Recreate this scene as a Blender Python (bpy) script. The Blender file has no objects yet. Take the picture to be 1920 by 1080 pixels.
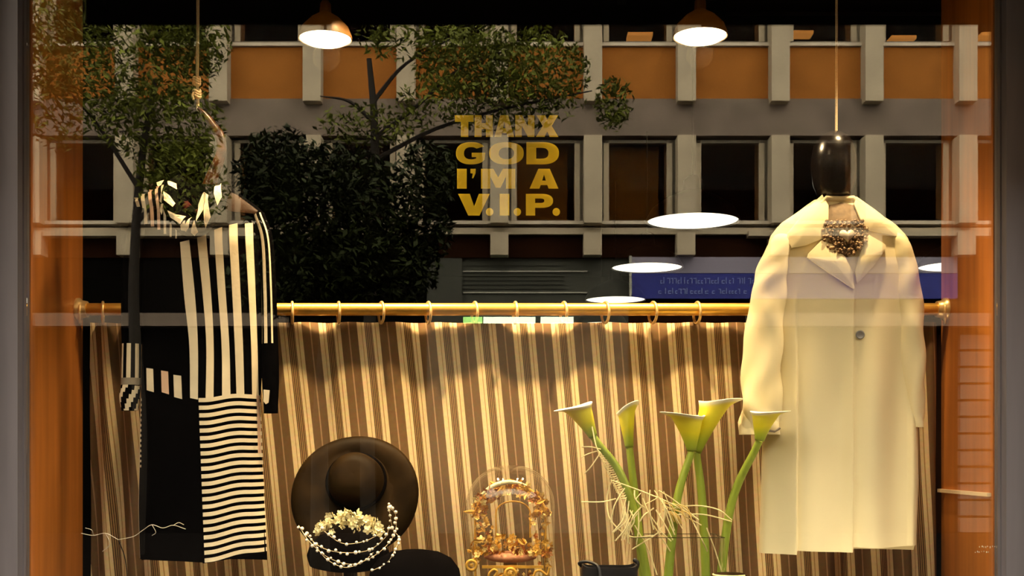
import bpy, bmesh, math, random
from math import sin, cos, pi, sqrt
from mathutils import Vector, Matrix, Euler

random.seed(7)
S = bpy.context.scene
C = S.collection

# ------------------------------------------------------------------ camera, sky, exposure
CAM_Z, F = 1.35, 2250.0
cam_d = bpy.data.cameras.new('camera')
cam_d.sensor_width = 36.0
cam_d.lens = F / 1920 * 36
cam_d.shift_y = 310 / 1920
cam = bpy.data.objects.new('camera', cam_d)
cam.location = (0, 0, CAM_Z)
cam.rotation_euler = (pi / 2, 0, 0)
C.objects.link(cam)
S.camera = cam

w = bpy.data.worlds.new('overcast_sky')
S.world = w
w.use_nodes = True
bg = w.node_tree.nodes['Background']
bg.inputs['Color'].default_value = (1.0, 0.89, 0.70, 1)
bg.inputs['Strength'].default_value = 10.5

S.view_settings.view_transform = 'Standard'
S.view_settings.look = 'None'
S.view_settings.exposure = 0.0
S.view_settings.gamma = 1.0
S.view_settings.use_curve_mapping = False
S.cycles.max_bounces = 8
S.cycles.transparent_max_bounces = 24

BAY_LAMP_W = 30.0
SPOT_W = 125.0

# ------------------------------------------------------------------ helpers
GLASS_Y, BACK_Y = 3.20, 3.62           # the pane and the back of the display bay

def P(px, py, d):                      # a point of the photograph at depth d
    return Vector(((px - 960) / F * d, d, CAM_Z + (850 - py) / F * d))

def lin(c):
    return tuple(((v / 255) / 12.92 if v / 255 <= 0.04045 else ((v / 255 + 0.055) / 1.055) ** 2.4) for v in c)

def mat(name, col, rough=0.6, metal=0.0, var=0.0, scale=8.0, bump=0.0, spec=0.5, emit=None, estr=0.0, stretch=None, sheen=0.0):
    m = bpy.data.materials.new(name)
    m.use_nodes = True
    nt = m.node_tree
    b = nt.nodes['Principled BSDF']
    b.inputs['Base Color'].default_value = (*col, 1)
    b.inputs['Roughness'].default_value = rough
    b.inputs['Metallic'].default_value = metal
    b.inputs['Specular IOR Level'].default_value = spec
    if sheen:
        b.inputs['Sheen Weight'].default_value = sheen
    if emit:
        b.inputs['Emission Color'].default_value = (*emit, 1)
        b.inputs['Emission Strength'].default_value = estr
    if var or bump:
        tc = nt.nodes.new('ShaderNodeTexCoord')
        mp = nt.nodes.new('ShaderNodeMapping')
        if stretch:
            mp.inputs['Scale'].default_value = stretch
        nz = nt.nodes.new('ShaderNodeTexNoise')
        nz.inputs['Scale'].default_value = scale
        nz.inputs['Detail'].default_value = 5
        nt.links.new(tc.outputs['Object'], mp.inputs['Vector'])
        nt.links.new(mp.outputs['Vector'], nz.inputs['Vector'])
        if var:
            r = nt.nodes.new('ShaderNodeValToRGB')
            r.color_ramp.elements[0].position = 0.3
            r.color_ramp.elements[1].position = 0.7
            r.color_ramp.elements[0].color = (*[v * (1 - var) for v in col], 1)
            r.color_ramp.elements[1].color = (*[min(1, v * (1 + var)) for v in col], 1)
            nt.links.new(nz.outputs['Fac'], r.inputs['Fac'])
            nt.links.new(r.outputs['Color'], b.inputs['Base Color'])
        if bump:
            bp = nt.nodes.new('ShaderNodeBump')
            bp.inputs['Strength'].default_value = bump
            bp.inputs['Distance'].default_value = 0.01
            nt.links.new(nz.outputs['Fac'], bp.inputs['Height'])
            nt.links.new(bp.outputs['Normal'], b.inputs['Normal'])
    return m

def glass(name, ior, tint=(1, 1, 1), rough=0.0, wobble=0.0):
    m = bpy.data.materials.new(name)
    m.use_nodes = True
    nt = m.node_tree
    nt.nodes.remove(nt.nodes['Principled BSDF'])
    fr = nt.nodes.new('ShaderNodeFresnel')
    fr.inputs['IOR'].default_value = ior
    # a pane seen from its inner side must not go to total reflection
    geo = nt.nodes.new('ShaderNodeNewGeometry')
    mr = nt.nodes.new('ShaderNodeMix')
    mr.data_type = 'FLOAT'
    mr.inputs['A'].default_value = ior
    mr.inputs['B'].default_value = 1.0 / ior
    nt.links.new(geo.outputs['Backfacing'], mr.inputs['Factor'])
    nt.links.new(mr.outputs['Result'], fr.inputs['IOR'])
    tr = nt.nodes.new('ShaderNodeBsdfTransparent')
    tr.inputs['Color'].default_value = (*tint, 1)
    gl = nt.nodes.new('ShaderNodeBsdfGlossy')
    gl.inputs['Roughness'].default_value = rough
    gl.inputs['Color'].default_value = (1, 1, 1, 1)
    mx = nt.nodes.new('ShaderNodeMixShader')
    nt.links.new(fr.outputs['Fac'], mx.inputs['Fac'])
    nt.links.new(tr.outputs['BSDF'], mx.inputs[1])
    nt.links.new(gl.outputs['BSDF'], mx.inputs[2])
    nt.links.new(mx.outputs['Shader'], nt.nodes['Material Output'].inputs['Surface'])
    if wobble:
        tc = nt.nodes.new('ShaderNodeTexCoord')
        nz = nt.nodes.new('ShaderNodeTexNoise')
        nz.inputs['Scale'].default_value = 2.0
        bp = nt.nodes.new('ShaderNodeBump')
        bp.inputs['Strength'].default_value = wobble
        nt.links.new(tc.outputs['Object'], nz.inputs['Vector'])
        nt.links.new(nz.outputs['Fac'], bp.inputs['Height'])
        nt.links.new(bp.outputs['Normal'], gl.inputs['Normal'])
    return m

class MB:
    """collects geometry, then links it as ONE mesh object"""
    def __init__(s):
        s.v, s.f, s.m, s.uv = [], [], [], {}
    def add(s, vs, fs, mi=0):
        o = len(s.v)
        s.v += [Vector(v) for v in vs]
        for f in fs:
            s.f.append([i + o for i in f]); s.m.append(mi)
        return s
    def box(s, x0, x1, y0, y1, z0, z1, mi=0):
        v = [(x, y, z) for z in (z0, z1) for y in (y0, y1) for x in (x0, x1)]
        return s.add(v, [(0, 2, 3, 1), (4, 5, 7, 6), (0, 1, 5, 4), (2, 6, 7, 3), (0, 4, 6, 2), (1, 3, 7, 5)], mi)
    def tube(s, pts, rad, n=8, mi=0, caps=True, flat=1.0, mfun=None, up=None):
        pts = [Vector(p) for p in pts]
        R = rad if isinstance(rad, (list, tuple)) else [rad] * len(pts)
        vs, fs, ms = [], [], []
        ref = Vector(up) if up else None
        prev = None
        for i, p in enumerate(pts):
            t = (pts[min(i + 1, len(pts) - 1)] - pts[max(i - 1, 0)]).normalized()
            if prev is None:
                a = ref or (Vector((0, 1, 0)) if abs(t.y) < 0.9 else Vector((1, 0, 0)))
                nrm = (a - t * a.dot(t)).normalized()
            else:
                nrm = (prev - t * prev.dot(t)).normalized()
            prev = nrm
            b = t.cross(nrm)
            r = R[i]
            rx, ry = (r if isinstance(r, (tuple, list)) else (r, r * flat))
            for k in range(n):
                a = 2 * pi * k / n
                vs.append(p + b * (rx * cos(a)) + nrm * (ry * sin(a)))
        for i in range(len(pts) - 1):
            for k in range(n):
                fs.append((i * n + k, i * n + (k + 1) % n, (i + 1) * n + (k + 1) % n, (i + 1) * n + k))
                ms.append(mfun(i, k) if mfun else mi)
        if caps:
            fs.append(tuple(range(n))[::-1]); ms.append(mi)
            fs.append(tuple(range((len(pts) - 1) * n, len(pts) * n))); ms.append(mi)
        o = len(s.v)
        s.v += vs
        for f, m_ in zip(fs, ms):
            s.f.append([i + o for i in f]); s.m.append(m_)
        return s
    def lathe(s, prof, c=(0, 0, 0), n=32, mi=0, M=None, closed=False):
        c = Vector(c)
        vs = []
        for r, z in prof:
            for k in range(n):
                a = 2 * pi * k / n
                q = Vector((r * cos(a), r * sin(a), z))
                vs.append(c + (M @ q if M else q))
        fs = []
        L = len(prof)
        for i in range(L if closed else L - 1):
            j = (i + 1) % L
            for k in range(n):
                fs.append((i * n + k, i * n + (k + 1) % n, j * n + (k + 1) % n, j * n + k))
        if not closed:
            if prof[0][0] > 1e-6: fs.append(tuple(range(n))[::-1])
            if prof[-1][0] > 1e-6: fs.append(tuple(range((L - 1) * n, L * n)))
        return s.add(vs, fs, mi)
    def ball(s, c, r, nu=10, nv=7, sc=(1, 1, 1), mi=0, M=None):
        prof = []
        c = Vector(c)
        vs, fs = [], []
        for j in range(nv + 1):
            th = pi * j / nv
            for k in range(nu):
                a = 2 * pi * k / nu
                q = Vector((r * sc[0] * sin(th) * cos(a), r * sc[1] * sin(th) * sin(a), -r * sc[2] * cos(th)))
                vs.append(c + (M @ q if M else q))
        for j in range(nv):
            for k in range(nu):
                fs.append((j * nu + k, j * nu + (k + 1) % nu, (j + 1) * nu + (k + 1) % nu, (j + 1) * nu + k))
        return s.add(vs, fs, mi)
    def grid(s, rows, mi=0, wrap=False, mfun=None):
        n = len(rows[0]); o = len(s.v)
        for r in rows: s.v += [Vector(p) for p in r]
        for i in range(len(rows) - 1):
            for k in range(n if wrap else n - 1):
                s.f.append([o + i * n + k, o + i * n + (k + 1) % n, o + (i + 1) * n + (k + 1) % n, o + (i + 1) * n + k])
                s.m.append(mfun(i, k) if mfun else mi)
        return s
    def mesh(s, name, mats, smooth=False, solid=0.0, fix=True):
        me = bpy.data.meshes.new(name)
        me.from_pydata([tuple(v) for v in s.v], [], s.f)
        for m_ in (mats if isinstance(mats, (list, tuple)) else [mats]): me.materials.append(m_)
        me.polygons.foreach_set('material_index', s.m)
        bm = bmesh.new(); bm.from_mesh(me)
        bmesh.ops.remove_doubles(bm, verts=bm.verts, dist=1e-6)
        if fix: bmesh.ops.recalc_face_normals(bm, faces=bm.faces)
        if solid:
            bmesh.ops.solidify(bm, geom=bm.faces[:], thickness=solid)
        bm.to_mesh(me); bm.free()
        if smooth:
            me.polygons.foreach_set('use_smooth', [True] * len(me.polygons))
            try: me.set_sharp_from_angle(angle=0.9)
            except Exception: pass
        me.update()
        return me
    def build(s, name, mats, parent=None, loc=None, smooth=False, solid=0.0, fix=True):
        o = bpy.data.objects.new(name, s.mesh(name, mats, smooth, solid, fix))
        C.objects.link(o)
        if parent: put(o, parent)
        return o

def put(o, parent):                    # child keeps its place in the world
    o.parent = parent
    o.matrix_parent_inverse = Matrix.Translation(-parent.location) if parent.rotation_euler[:] == (0, 0, 0) else parent.matrix_basis.inverted()

def tag(o, label=None, cat=None, group=None, kind=None):
    if label: o['label'] = label
    if cat: o['category'] = cat
    if group: o['group'] = group
    if kind: o['kind'] = kind
    return o

def empty(name, loc, label, cat, group=None):
    o = bpy.data.objects.new(name, None)
    o.empty_display_size = 0.05
    C.objects.link(o)
    o.location = loc
    return tag(o, label, cat, group)

def shared(name, me, parent, loc, rot=(0, 0, 0), sc=1.0):   # a part that shares mesh data
    o = bpy.data.objects.new(name, me)
    C.objects.link(o)
    o.parent = parent
    o.location = Vector(loc) - parent.location
    o.rotation_euler = rot
    o.scale = (sc, sc, sc) if not isinstance(sc, (tuple, list)) else sc
    return o

def lerp_table(tab, y):
    if y <= tab[0][0]: return tab[0][1]
    for (a, b), (c, d) in zip(tab, tab[1:]):
        if y <= c:
            t = (y - a) / (c - a)
            return b + (d - b) * t
    return tab[-1][1]

def bez(pts, n):                       # Catmull-Rom through points
    pts = [Vector(p) for p in pts]
    q = [pts[0] * 2 - pts[1]] + pts + [pts[-1] * 2 - pts[-2]]
    out = []
    for i in range(len(pts) - 1):
        for k in range(n):
            t = k / n
            a, b, c, d = q[i:i + 4]
            out.append(0.5 * ((2 * b) + (c - a) * t + (2 * a - 5 * b + 4 * c - d) * t * t + (3 * b - a - 3 * c + d) * t ** 3))
    out.append(pts[-1])
    return out

def ordinal(i):
    return ['first', 'second', 'third', 'fourth', 'fifth', 'sixth', 'seventh', 'eighth', 'ninth', 'tenth', 'eleventh', 'twelfth',
            'thirteenth', 'fourteenth', 'fifteenth', 'sixteenth', 'seventeenth', 'eighteenth', 'nineteenth', 'twentieth'][i]

# ------------------------------------------------------------------ materials
M_pane = glass('window_glass', 1.68, (0.97, 0.98, 0.97))
M_thin = glass('clear_glass', 1.30, (0.985, 0.985, 0.98))
M_office_pane = glass('office_glass', 1.08, (0.75, 0.65, 0.55))
M_frame = mat('grey_painted_metal', (0.125, 0.115, 0.13), 0.5, 0.0, 0.12, 3, 0.05, 0.3, stretch=(6, 6, 0.6))
M_stone = mat('tan_stone', (0.18, 0.15, 0.09), 0.85, 0, 0.25, 20, 0.3)
M_wood = mat('orange_wood_panel', (0.42, 0.140, 0.022), 0.5, 0, 0.22, 3, 0.05, 0.3, stretch=(8, 8, 0.5))
M_dark = mat('charcoal_paint', (0.006, 0.005, 0.005), 0.9, 0, 0.1, 3, 0, 0.05)
M_darkfloor = mat('dark_floor', (0.012, 0.008, 0.006), 0.9, 0, 0.2, 3, 0, 0.05)
M_platform = mat('dark_walnut_board', (0.05, 0.025, 0.012), 0.5, 0, 0.25, 5, 0.05, stretch=(1, 8, 8))
M_brass = mat('brass', (0.85, 0.50, 0.10), 0.38, 0.75, 0.08, 30)
M_brass_ring = mat('ring_brass', (0.9, 0.62, 0.28), 0.35, 0.6, 0.08, 30)
M_black_cloth = mat('black_velvet', (0.002, 0.0018, 0.0022), 0.95, 0, 0.2, 40, 0.0, 0.0)
M_cream = mat('cream_silk', (0.78, 0.66, 0.46), 0.65, 0, 0.08, 14, 0.03, 0.2)
M_pinkcream = mat('pink_silk', (0.76, 0.50, 0.34), 0.65, 0, 0.08, 14, 0.03, 0.2)
M_brownsilk = mat('brown_satin', (0.022, 0.008, 0.0016), 0.5, 0, 0.2, 20, 0.03, 0.08)
M_grey_cloth = mat('grey_band', (0.30, 0.25, 0.18), 0.8, 0, 0.1, 30)
M_coat = mat('cream_coat_wool', (0.80, 0.70, 0.44), 0.85, 0, 0.03, 6, 0.04, 0.15, sheen=0.1)
M_coat_lining = mat('brown_lining', (0.17, 0.11, 0.055), 0.7, 0, 0.25, 60, 0.1)
M_button = mat('grey_horn_button', (0.16, 0.13, 0.10), 0.35)
M_rope = mat('cream_rope', (0.66, 0.52, 0.32), 0.85, 0, 0.2, 300, 0.3)
M_hanger = mat('dark_bronze_wood', (0.03, 0.009, 0.003), 0.28, 0, 0.95, 40, 0.1, 0.12)
M_blackgloss = mat('black_lacquer', (0.004, 0.003, 0.003), 0.22, 0, 0.2, 9, 0, 0.35)
M_felt = mat('brown_felt_painted_highlights', (0.013, 0.007, 0.002), 0.5, 0, 0.7, 9, 0.05, 0.035)  # brown noise tone stands in for lamp highlights on the hat
M_blackfelt = mat('black_felt', (0.0025, 0.002, 0.002), 0.95, 0, 0.2, 20, 0.05, 0.0)
M_bead = mat('pearl_white', (0.85, 0.78, 0.66), 0.25, 0, 0.05, 50)
M_ivory = mat('ivory_petal', (0.80, 0.72, 0.42), 0.6, 0, 0.12, 60)
M_gold = mat('gilt_metal', (0.66, 0.35, 0.045), 0.4, 0.25, 0.2, 40)
M_gilt_pale = mat('pale_gilt', (0.78, 0.55, 0.18), 0.5, 0.1, 0.2, 40)
M_copper = mat('copper_gilt', (0.40, 0.13, 0.02), 0.4, 0.3, 0.2, 40)
M_mirror = mat('mirror_glass', (0.16, 0.14, 0.10), 0.15, 0.6)
M_pinkvelvet = mat('dusty_pink_velvet', (0.55, 0.25, 0.13), 0.8, 0, 0.25, 50, 0.1)
M_stem = mat('lily_stem_green', (0.26, 0.34, 0.035), 0.45, 0, 0.2, 14, 0, stretch=(6, 6, 0.6))
M_raffia = mat('pale_raffia', (0.82, 0.70, 0.36), 0.7, 0, 0.1, 60)
M_leather = mat('black_leather', (0.006, 0.005, 0.006), 0.45, 0, 0.2, 60, 0.15, 0.4)
M_yellow = mat('yellow_vinyl', (0.85, 0.69, 0.06), 0.6, 0, 0.05, 30, 0, 0.2)
M_bulb = mat('lamp_glow', (1, 0.9, 0.7), 0.5, emit=(1.0, 0.74, 0.40), estr=14.0)
M_disc = mat('pendant_diffuser', (1, 0.95, 0.85), 0.5, emit=(1.0, 0.90, 0.70), estr=2.2)
M_shade_b = mat('bronze_shade', (0.11, 0.052, 0.014), 0.4, 0.3, 0.2, 20)
def translucent(m, col, f):
    nt = m.node_tree; b = nt.nodes['Principled BSDF']
    t = nt.nodes.new('ShaderNodeBsdfTranslucent'); t.inputs['Color'].default_value = (*col, 1)
    x = nt.nodes.new('ShaderNodeMixShader'); x.inputs['Fac'].default_value = f
    nt.links.new(b.outputs['BSDF'], x.inputs[1]); nt.links.new(t.outputs['BSDF'], x.inputs[2])
    nt.links.new(x.outputs['Shader'], nt.nodes['Material Output'].inputs['Surface'])
translucent(M_shade_b, (0.50, 0.30, 0.08), 0.10)
translucent(M_yellow, (0.80, 0.70, 0.09), 0.35)
M_shade_d = mat('black_shade', (0.01, 0.009, 0.008), 0.5, 0.2, 0.1, 20)
M_cable = mat('black_cable', (0.008, 0.007, 0.006), 0.7)
M_concrete = mat('pale_concrete', (0.44, 0.375, 0.27), 0.9, 0, 0.1, 2.5, 0.1, 0.1)
M_band = mat('grey_concrete_band', (0.19, 0.15, 0.12), 0.9, 0, 0.18, 2.0, 0.1, 0.1)
M_ochre = mat('ochre_panel', (0.34, 0.125, 0.022), 0.8, 0, 0.12, 2.0, 0.05, 0.1)
M_sill = mat('pale_sill', (0.55, 0.48, 0.38), 0.7, 0, 0.1, 4)
M_winframe = mat('beige_window_frame', (0.13, 0.11, 0.075), 0.6, 0, 0.1, 6)
M_office = mat('office_interior', (0.10, 0.040, 0.012), 0.9, 0, 0.4, 0.8)
M_blind = mat('mustard_blind', (0.18, 0.11, 0.012), 0.9, 0, 0.2, 3)
M_officelight = mat('office_ceiling_light', (1, 0.7, 0.3), 0.5, emit=(1.0, 0.52, 0.14), estr=4.0)
M_shopgrey = mat('grey_green_shopfront', (0.05, 0.052, 0.04), 0.8, 0, 0.2, 2)
M_shopdark = mat('dark_shopfront', (0.004, 0.0035, 0.003), 0.9, 0, 0.3, 1, 0, 0.0)
M_shopbrown = mat('brown_shopfront', (0.02, 0.008, 0.004), 0.9, 0, 0.3, 1, 0, 0.0)
M_line = mat('white_strip', (0.42, 0.42, 0.36), 0.6, 0, 0.05, 3)
M_litshop = mat('lit_shop_window', (0.9, 1, 0.8), 0.5, emit=(0.85, 1.0, 0.70), estr=7)
M_litgreen = mat('green_lit_shop_window', (0.5, 1, 0.3), 0.5, emit=(0.40, 0.80, 0.20), estr=5.2)
M_blue = mat('blue_sign_face', (0.012, 0.02, 0.24), 0.6, 0, 0.1, 3)
M_bluelit = mat('pale_blue_lettering', (0.22, 0.28, 0.60), 0.6)
M_lilac = mat('lilac_sign_board', (0.26, 0.24, 0.32), 0.7)
M_asphalt = mat('asphalt', (0.005, 0.005, 0.005), 1.0, 0, 0.3, 6, 0.2, 0.0)
M_paving = mat('paving', (0.007, 0.006, 0.0055), 1.0, 0, 0.2, 5, 0.1, 0.0)
M_leaf = mat('street_tree_leaf', (0.020, 0.028, 0.005), 0.7, 0, 0.6, 1.5, 0, 0.2)
M_leaf2 = mat('young_tree_leaf', (0.12, 0.14, 0.018), 0.7, 0, 0.6, 1.5, 0, 0.2)
M_bark = mat('tree_bark', (0.014, 0.009, 0.005), 0.9, 0, 0.3, 10, 0.3)
M_awning = mat('black_awning_canvas', (0.003, 0.003, 0.0035), 0.95, 0, 0.1, 10, 0, 0.02)
M_render = mat('shop_facade_render', (0.20, 0.17, 0.14), 0.9, 0, 0.15, 2, 0.1)

def lily_material():
    m = mat('calla_spathe', (0.8, 0.62, 0.03), 0.5, 0, 0, 5)
    nt = m.node_tree; b = nt.nodes['Principled BSDF']
    a = nt.nodes.new('ShaderNodeVertexColor'); a.layer_name = 'tone'
    r = nt.nodes.new('ShaderNodeValToRGB')
    e = r.color_ramp.elements
    e[0].position = 0.0; e[0].color = (0.24, 0.34, 0.03, 1)
    e[1].position = 1.0; e[1].color = (0.92, 0.90, 0.78, 1)
    for p, c in ((0.22, (0.45, 0.52, 0.03, 1)), (0.45, (0.86, 0.76, 0.02, 1)), (0.78, (0.92, 0.82, 0.06, 1))):
        k = r.color_ramp.elements.new(p); k.color = c
    nt.links.new(a.outputs['Color'], r.inputs['Fac'])
    nt.links.new(r.outputs['Color'], b.inputs['Base Color'])
    b.inputs['Subsurface Weight'].default_value = 0.1
    b.inputs['Subsurface Radius'].default_value = (0.01, 0.01, 0.003)
    return m
M_lily = lily_material()

def curtain_material():
    m = mat('striped_curtain_cloth', (0.3, 0.2, 0.1), 0.85, 0, 0, 5, 0, 0.1)
    nt = m.node_tree; b = nt.nodes['Principled BSDF']
    uv = nt.nodes.new('ShaderNodeUVMap'); uv.uv_map = 'weave'
    sep = nt.nodes.new('ShaderNodeSeparateXYZ')
    fr = nt.nodes.new('ShaderNodeMath'); fr.operation = 'FRACT'
    r = nt.nodes.new('ShaderNodeValToRGB')
    r.color_ramp.interpolation = 'CONSTANT'
    cream, tan, dk, br, pk = (0.74, 0.57, 0.32), (0.40, 0.25, 0.11), (0.10, 0.055, 0.024), (0.17, 0.100, 0.045), (0.38, 0.24, 0.13)
    stops = [(0.0, cream), (0.105, tan), (0.125, cream), (0.195, dk), (0.215, tan), (0.235, dk), (0.262, tan), (0.282, dk), (0.308, tan),
             (0.328, dk), (0.352, tan), (0.370, dk), (0.385, cream), (0.455, tan), (0.478, cream), (0.57, br), (0.765, pk), (0.80, br)]
    e = r.color_ramp.elements
    e[0].position, e[0].color = 0.0, (*cream, 1)
    e[1].position, e[1].color = 0.105, (*tan, 1)
    for p, c in stops[2:]:
        k = e.new(p); k.color = (*c, 1)
    nz = nt.nodes.new('ShaderNodeTexNoise'); nz.inputs['Scale'].default_value = 90; nz.inputs['Detail'].default_value = 4
    mx = nt.nodes.new('ShaderNodeMix'); mx.data_type = 'RGBA'; mx.blend_type = 'MULTIPLY'; mx.inputs['Factor'].default_value = 0.35
    nt.links.new(uv.outputs['UV'], sep.inputs['Vector'])
    nt.links.new(sep.outputs['X'], fr.inputs[0])
    nt.links.new(fr.outputs['Value'], r.inputs['Fac'])
    tc = nt.nodes.new('ShaderNodeTexCoord')
    nt.links.new(tc.outputs['Object'], nz.inputs['Vector'])
    nt.links.new(r.outputs['Color'], mx.inputs['A'])
    nt.links.new(nz.outputs['Color'], mx.inputs['B'])
    nt.links.new(mx.outputs['Result'], b.inputs['Base Color'])
    return m
M_curtain = curtain_material()

# ------------------------------------------------------------------ the setting: shop shell
BX = 1.295                             # half width of the display bay
def structure(name, mb, m): return tag(mb.build(name, m), kind='structure')

PZ = 0.76                              # display platform
HEAD = 2.78
structure('wall_left', MB().box(-BX - 0.06, -BX, GLASS_Y + 0.03, BACK_Y, PZ - 0.1, HEAD), M_wood)
structure('wall_right', MB().box(BX, BX + 0.06, GLASS_Y + 0.03, BACK_Y, PZ - 0.1, HEAD), M_wood)
structure('trim_1', MB().box(BX - 0.012, BX - 0.0005, GLASS_Y + 0.04, BACK_Y, 1.233, 1.243), mat('pale_ledge_strip', (0.8, 0.6, 0.35), 0.5))
structure('trim_2', MB().box(-BX - 0.06, BX + 0.06, GLASS_Y + 0.03, BACK_Y + 0.1, PZ - 0.1, PZ), M_platform)   # display platform
structure('floor', MB().box(-5, 5, BACK_Y - 0.3, 12.1, -0.1, 0.0), M_darkfloor)
structure('ceiling', MB().box(-5, 5, GLASS_Y + 0.03, 12.1, 3.12, 3.22), M_dark)
structure('wall_back', MB().box(-5, 5, 12.0, 12.1, 0, 3.12), M_dark)
structure('wall_west', MB().box(-5.1, -5, GLASS_Y + 0.03, 12.1, 0, 3.22), M_dark)
structure('wall_east', MB().box(5, 5.1, GLASS_Y + 0.03, 12.1, 0, 3.22), M_dark)
fw = MB()
FO = GLASS_Y - 0.12                    # outer face of the shop front
fw.box(-14, -BX - 0.085, FO, GLASS_Y + 0.03, 0, 9.5)
fw.box(BX + 0.085, 14, FO, GLASS_Y + 0.03, 0, 9.5)
fw.box(-BX - 0.085, BX + 0.085, FO, GLASS_Y + 0.03, HEAD + 0.05, 9.5)
fw.box(-BX - 0.085, BX + 0.085, FO, GLASS_Y + 0.03, 0, PZ - 0.1)
structure('wall_front', fw, [M_stone])

# window: frame members, the pane
wn = bpy.data.objects.new('window_1', None); C.objects.link(wn); wn.location = (0, GLASS_Y, PZ)
tag(wn, 'large shop window in a grey metal frame', kind='structure')
for sx in (-1, 1):
    x0, x1 = sorted((sx * (BX + 0.003), sx * (BX + 0.058)))
    j = MB().box(x0, x1, GLASS_Y - 0.05, GLASS_Y + 0.028, PZ - 0.02, HEAD)
    xa, xb = sorted((sx * (BX - 0.001), sx * (BX + 0.010)))
    j.box(xa, xb, GLASS_Y - 0.018, GLASS_Y - 0.002, PZ, HEAD)
    j.build('jamb', M_frame, wn)
MB().box(-BX - 0.06, BX + 0.06, GLASS_Y - 0.05, GLASS_Y + 0.028, HEAD, HEAD + 0.05).build('head', M_frame, wn)
MB().box(-BX - 0.07, BX + 0.07, GLASS_Y - 0.10, GLASS_Y + 0.028, PZ - 0.08, PZ - 0.02).build('sill', M_frame, wn)
MB().box(-BX, BX, GLASS_Y, GLASS_Y + 0.008, PZ - 0.02, HEAD).build('pane', M_pane, wn)

# pavement, street and the black awning over the window
structure('sidewalk', MB().box(-14, 14, 0.6, FO, -0.12, 0.0), M_paving)
structure('street', MB().box(-40, 40, -4.6, 0.6, -0.2, -0.12), M_asphalt)
structure('sidewalk_far', MB().box(-40, 40, -40, -4.6, -0.12, 0.0), M_paving)
aw = empty('awning', (0, FO - 0.01, 2.93), 'flat black canvas awning projecting over the shop window', 'awning')
MB().box(-1.56, 2.4, 2.02, FO - 0.01, 3.02, 3.06).build('canopy', M_awning, aw)
MB().box(-1.56, 2.4, 1.99, 2.02, 2.925, 3.06).build('valance', M_awning, aw)
for x in (-1.5, 0.4, 2.3):
    MB().box(x - 0.015, x + 0.015, 2.02, FO - 0.01, 2.99, 3.02).build('bracket_arm', M_cable, aw)

# ------------------------------------------------------------------ the building across the street
VD = 20.2                              # depth at which the pane mirrors it
FY = 2 * GLASS_Y - VD                  # its front face
def RX(px, d=VD): return (px - 960) / F * d
def RZ(py, d=VD): return CAM_Z + (850 - py) / F * d
bl = empty('office_building', (0, FY - 3, 0), 'concrete office building with ochre panels mirrored in the shop window', 'building')
cols = [RX(1283 + 173.2 * n) for n in range(-20, 17)]
L0, L1 = cols[0] - 0.2, cols[-1] + 0.2
ST = RZ(85) - RZ(420)                  # storey height
zs = RZ(190)                           # top of the grey concrete band
# floor slabs and the back of the rooms
MB().box(L0, L1, FY - 4.2, FY - 4.0, 0, zs + 2.2 * ST).build('room_back', M_office, bl)
MB().box(L0, L1, FY - 4.2, FY + 0.3, zs + 2.2 * ST, zs + 2.2 * ST + 0.3).build('roof', M_band, bl)
for x in (L0, L1):
    MB().box(x - 0.1, x + 0.1, FY - 4.2, FY, 0, zs + 2.2 * ST).build('side_wall', M_band, bl)
for k in range(3):
    z0, z1 = RZ(257) + (k) * ST, RZ(188) + k * ST
    if k < 3:
        MB().box(L0, L1, FY - 4.0, FY + 0.10, z0, z1).build('concrete_band', M_band, bl)
MB().box(L0, L1, FY - 4.0, FY + 0.06, RZ(440), RZ(428)).build('lower_ledge', M_concrete, bl)
MB().box(L0, L1, FY - 4.0, FY - 0.05, RZ(482), RZ(440)).build('recess_band', M_shopbrown, bl)
# mullion piers: pale concrete, one per bay and storey
def pier_mesh(h, wd=0.30, dp=0.42):
    b = MB().box(-wd / 2, wd / 2, -dp + 0.3, 0.32, 0, h)
    b.box(-wd / 2 - 0.14, wd / 2 + 0.14, -dp + 0.02, -0.02, 0.0, h)
    return b.mesh('pier', M_concrete)
up0, up1 = RZ(199), RZ(257) + ST
pm = pier_mesh(up1 - up0)
lo0, lo1 = RZ(424), RZ(262)
pml = pier_mesh(lo1 - lo0)
stub = MB().box(-0.15, 0.15, 0, 0.3, 0, RZ(440) - RZ(482)).mesh('stub', M_concrete)
bw = cols[1] - cols[0]
panel = MB().box(-bw / 2 + 0.15, bw / 2 - 0.15, -0.15, 0.04, 0, RZ(90) - RZ(187)).mesh('ochre_panel', M_ochre)
sillm = MB().box(-bw / 2 + 0.15, bw / 2 - 0.15, -0.15, 0.10, 0, 0.055).mesh('window_sill', M_sill)
def window_frame_mesh(h, wd):
    b = MB(); t = 0.05
    b.box(-wd / 2, -wd / 2 + t, -0.12, -0.02, 0, h); b.box(wd / 2 - t, wd / 2, -0.12, -0.02, 0, h)
    b.box(-wd / 2 + t, wd / 2 - t, -0.12, -0.02, 0, t); b.box(-wd / 2 + t, wd / 2 - t, -0.12, -0.02, h - t, h)
    return b.mesh('window', M_winframe)
wh_up, wh_lo = RZ(257) + ST - RZ(82), RZ(262) - RZ(418)
wf_up, wf_lo = window_frame_mesh(wh_up, bw - 0.3), window_frame_mesh(wh_lo, bw - 0.3)
pane_up = MB().box(-bw / 2 + 0.22, bw / 2 - 0.22, -0.08, -0.07, 0.07, wh_up - 0.07).mesh('pane', M_office_pane)
pane_lo = MB().box(-bw / 2 + 0.22, bw / 2 - 0.22, -0.08, -0.07, 0.07, wh_lo - 0.07).mesh('pane', M_office_pane)
blindm = MB().box(-bw / 2 + 0.25, bw / 2 - 0.4, -0.30, -0.28, 0.05, wh_lo - 0.05).mesh('blind', M_blind)
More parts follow.
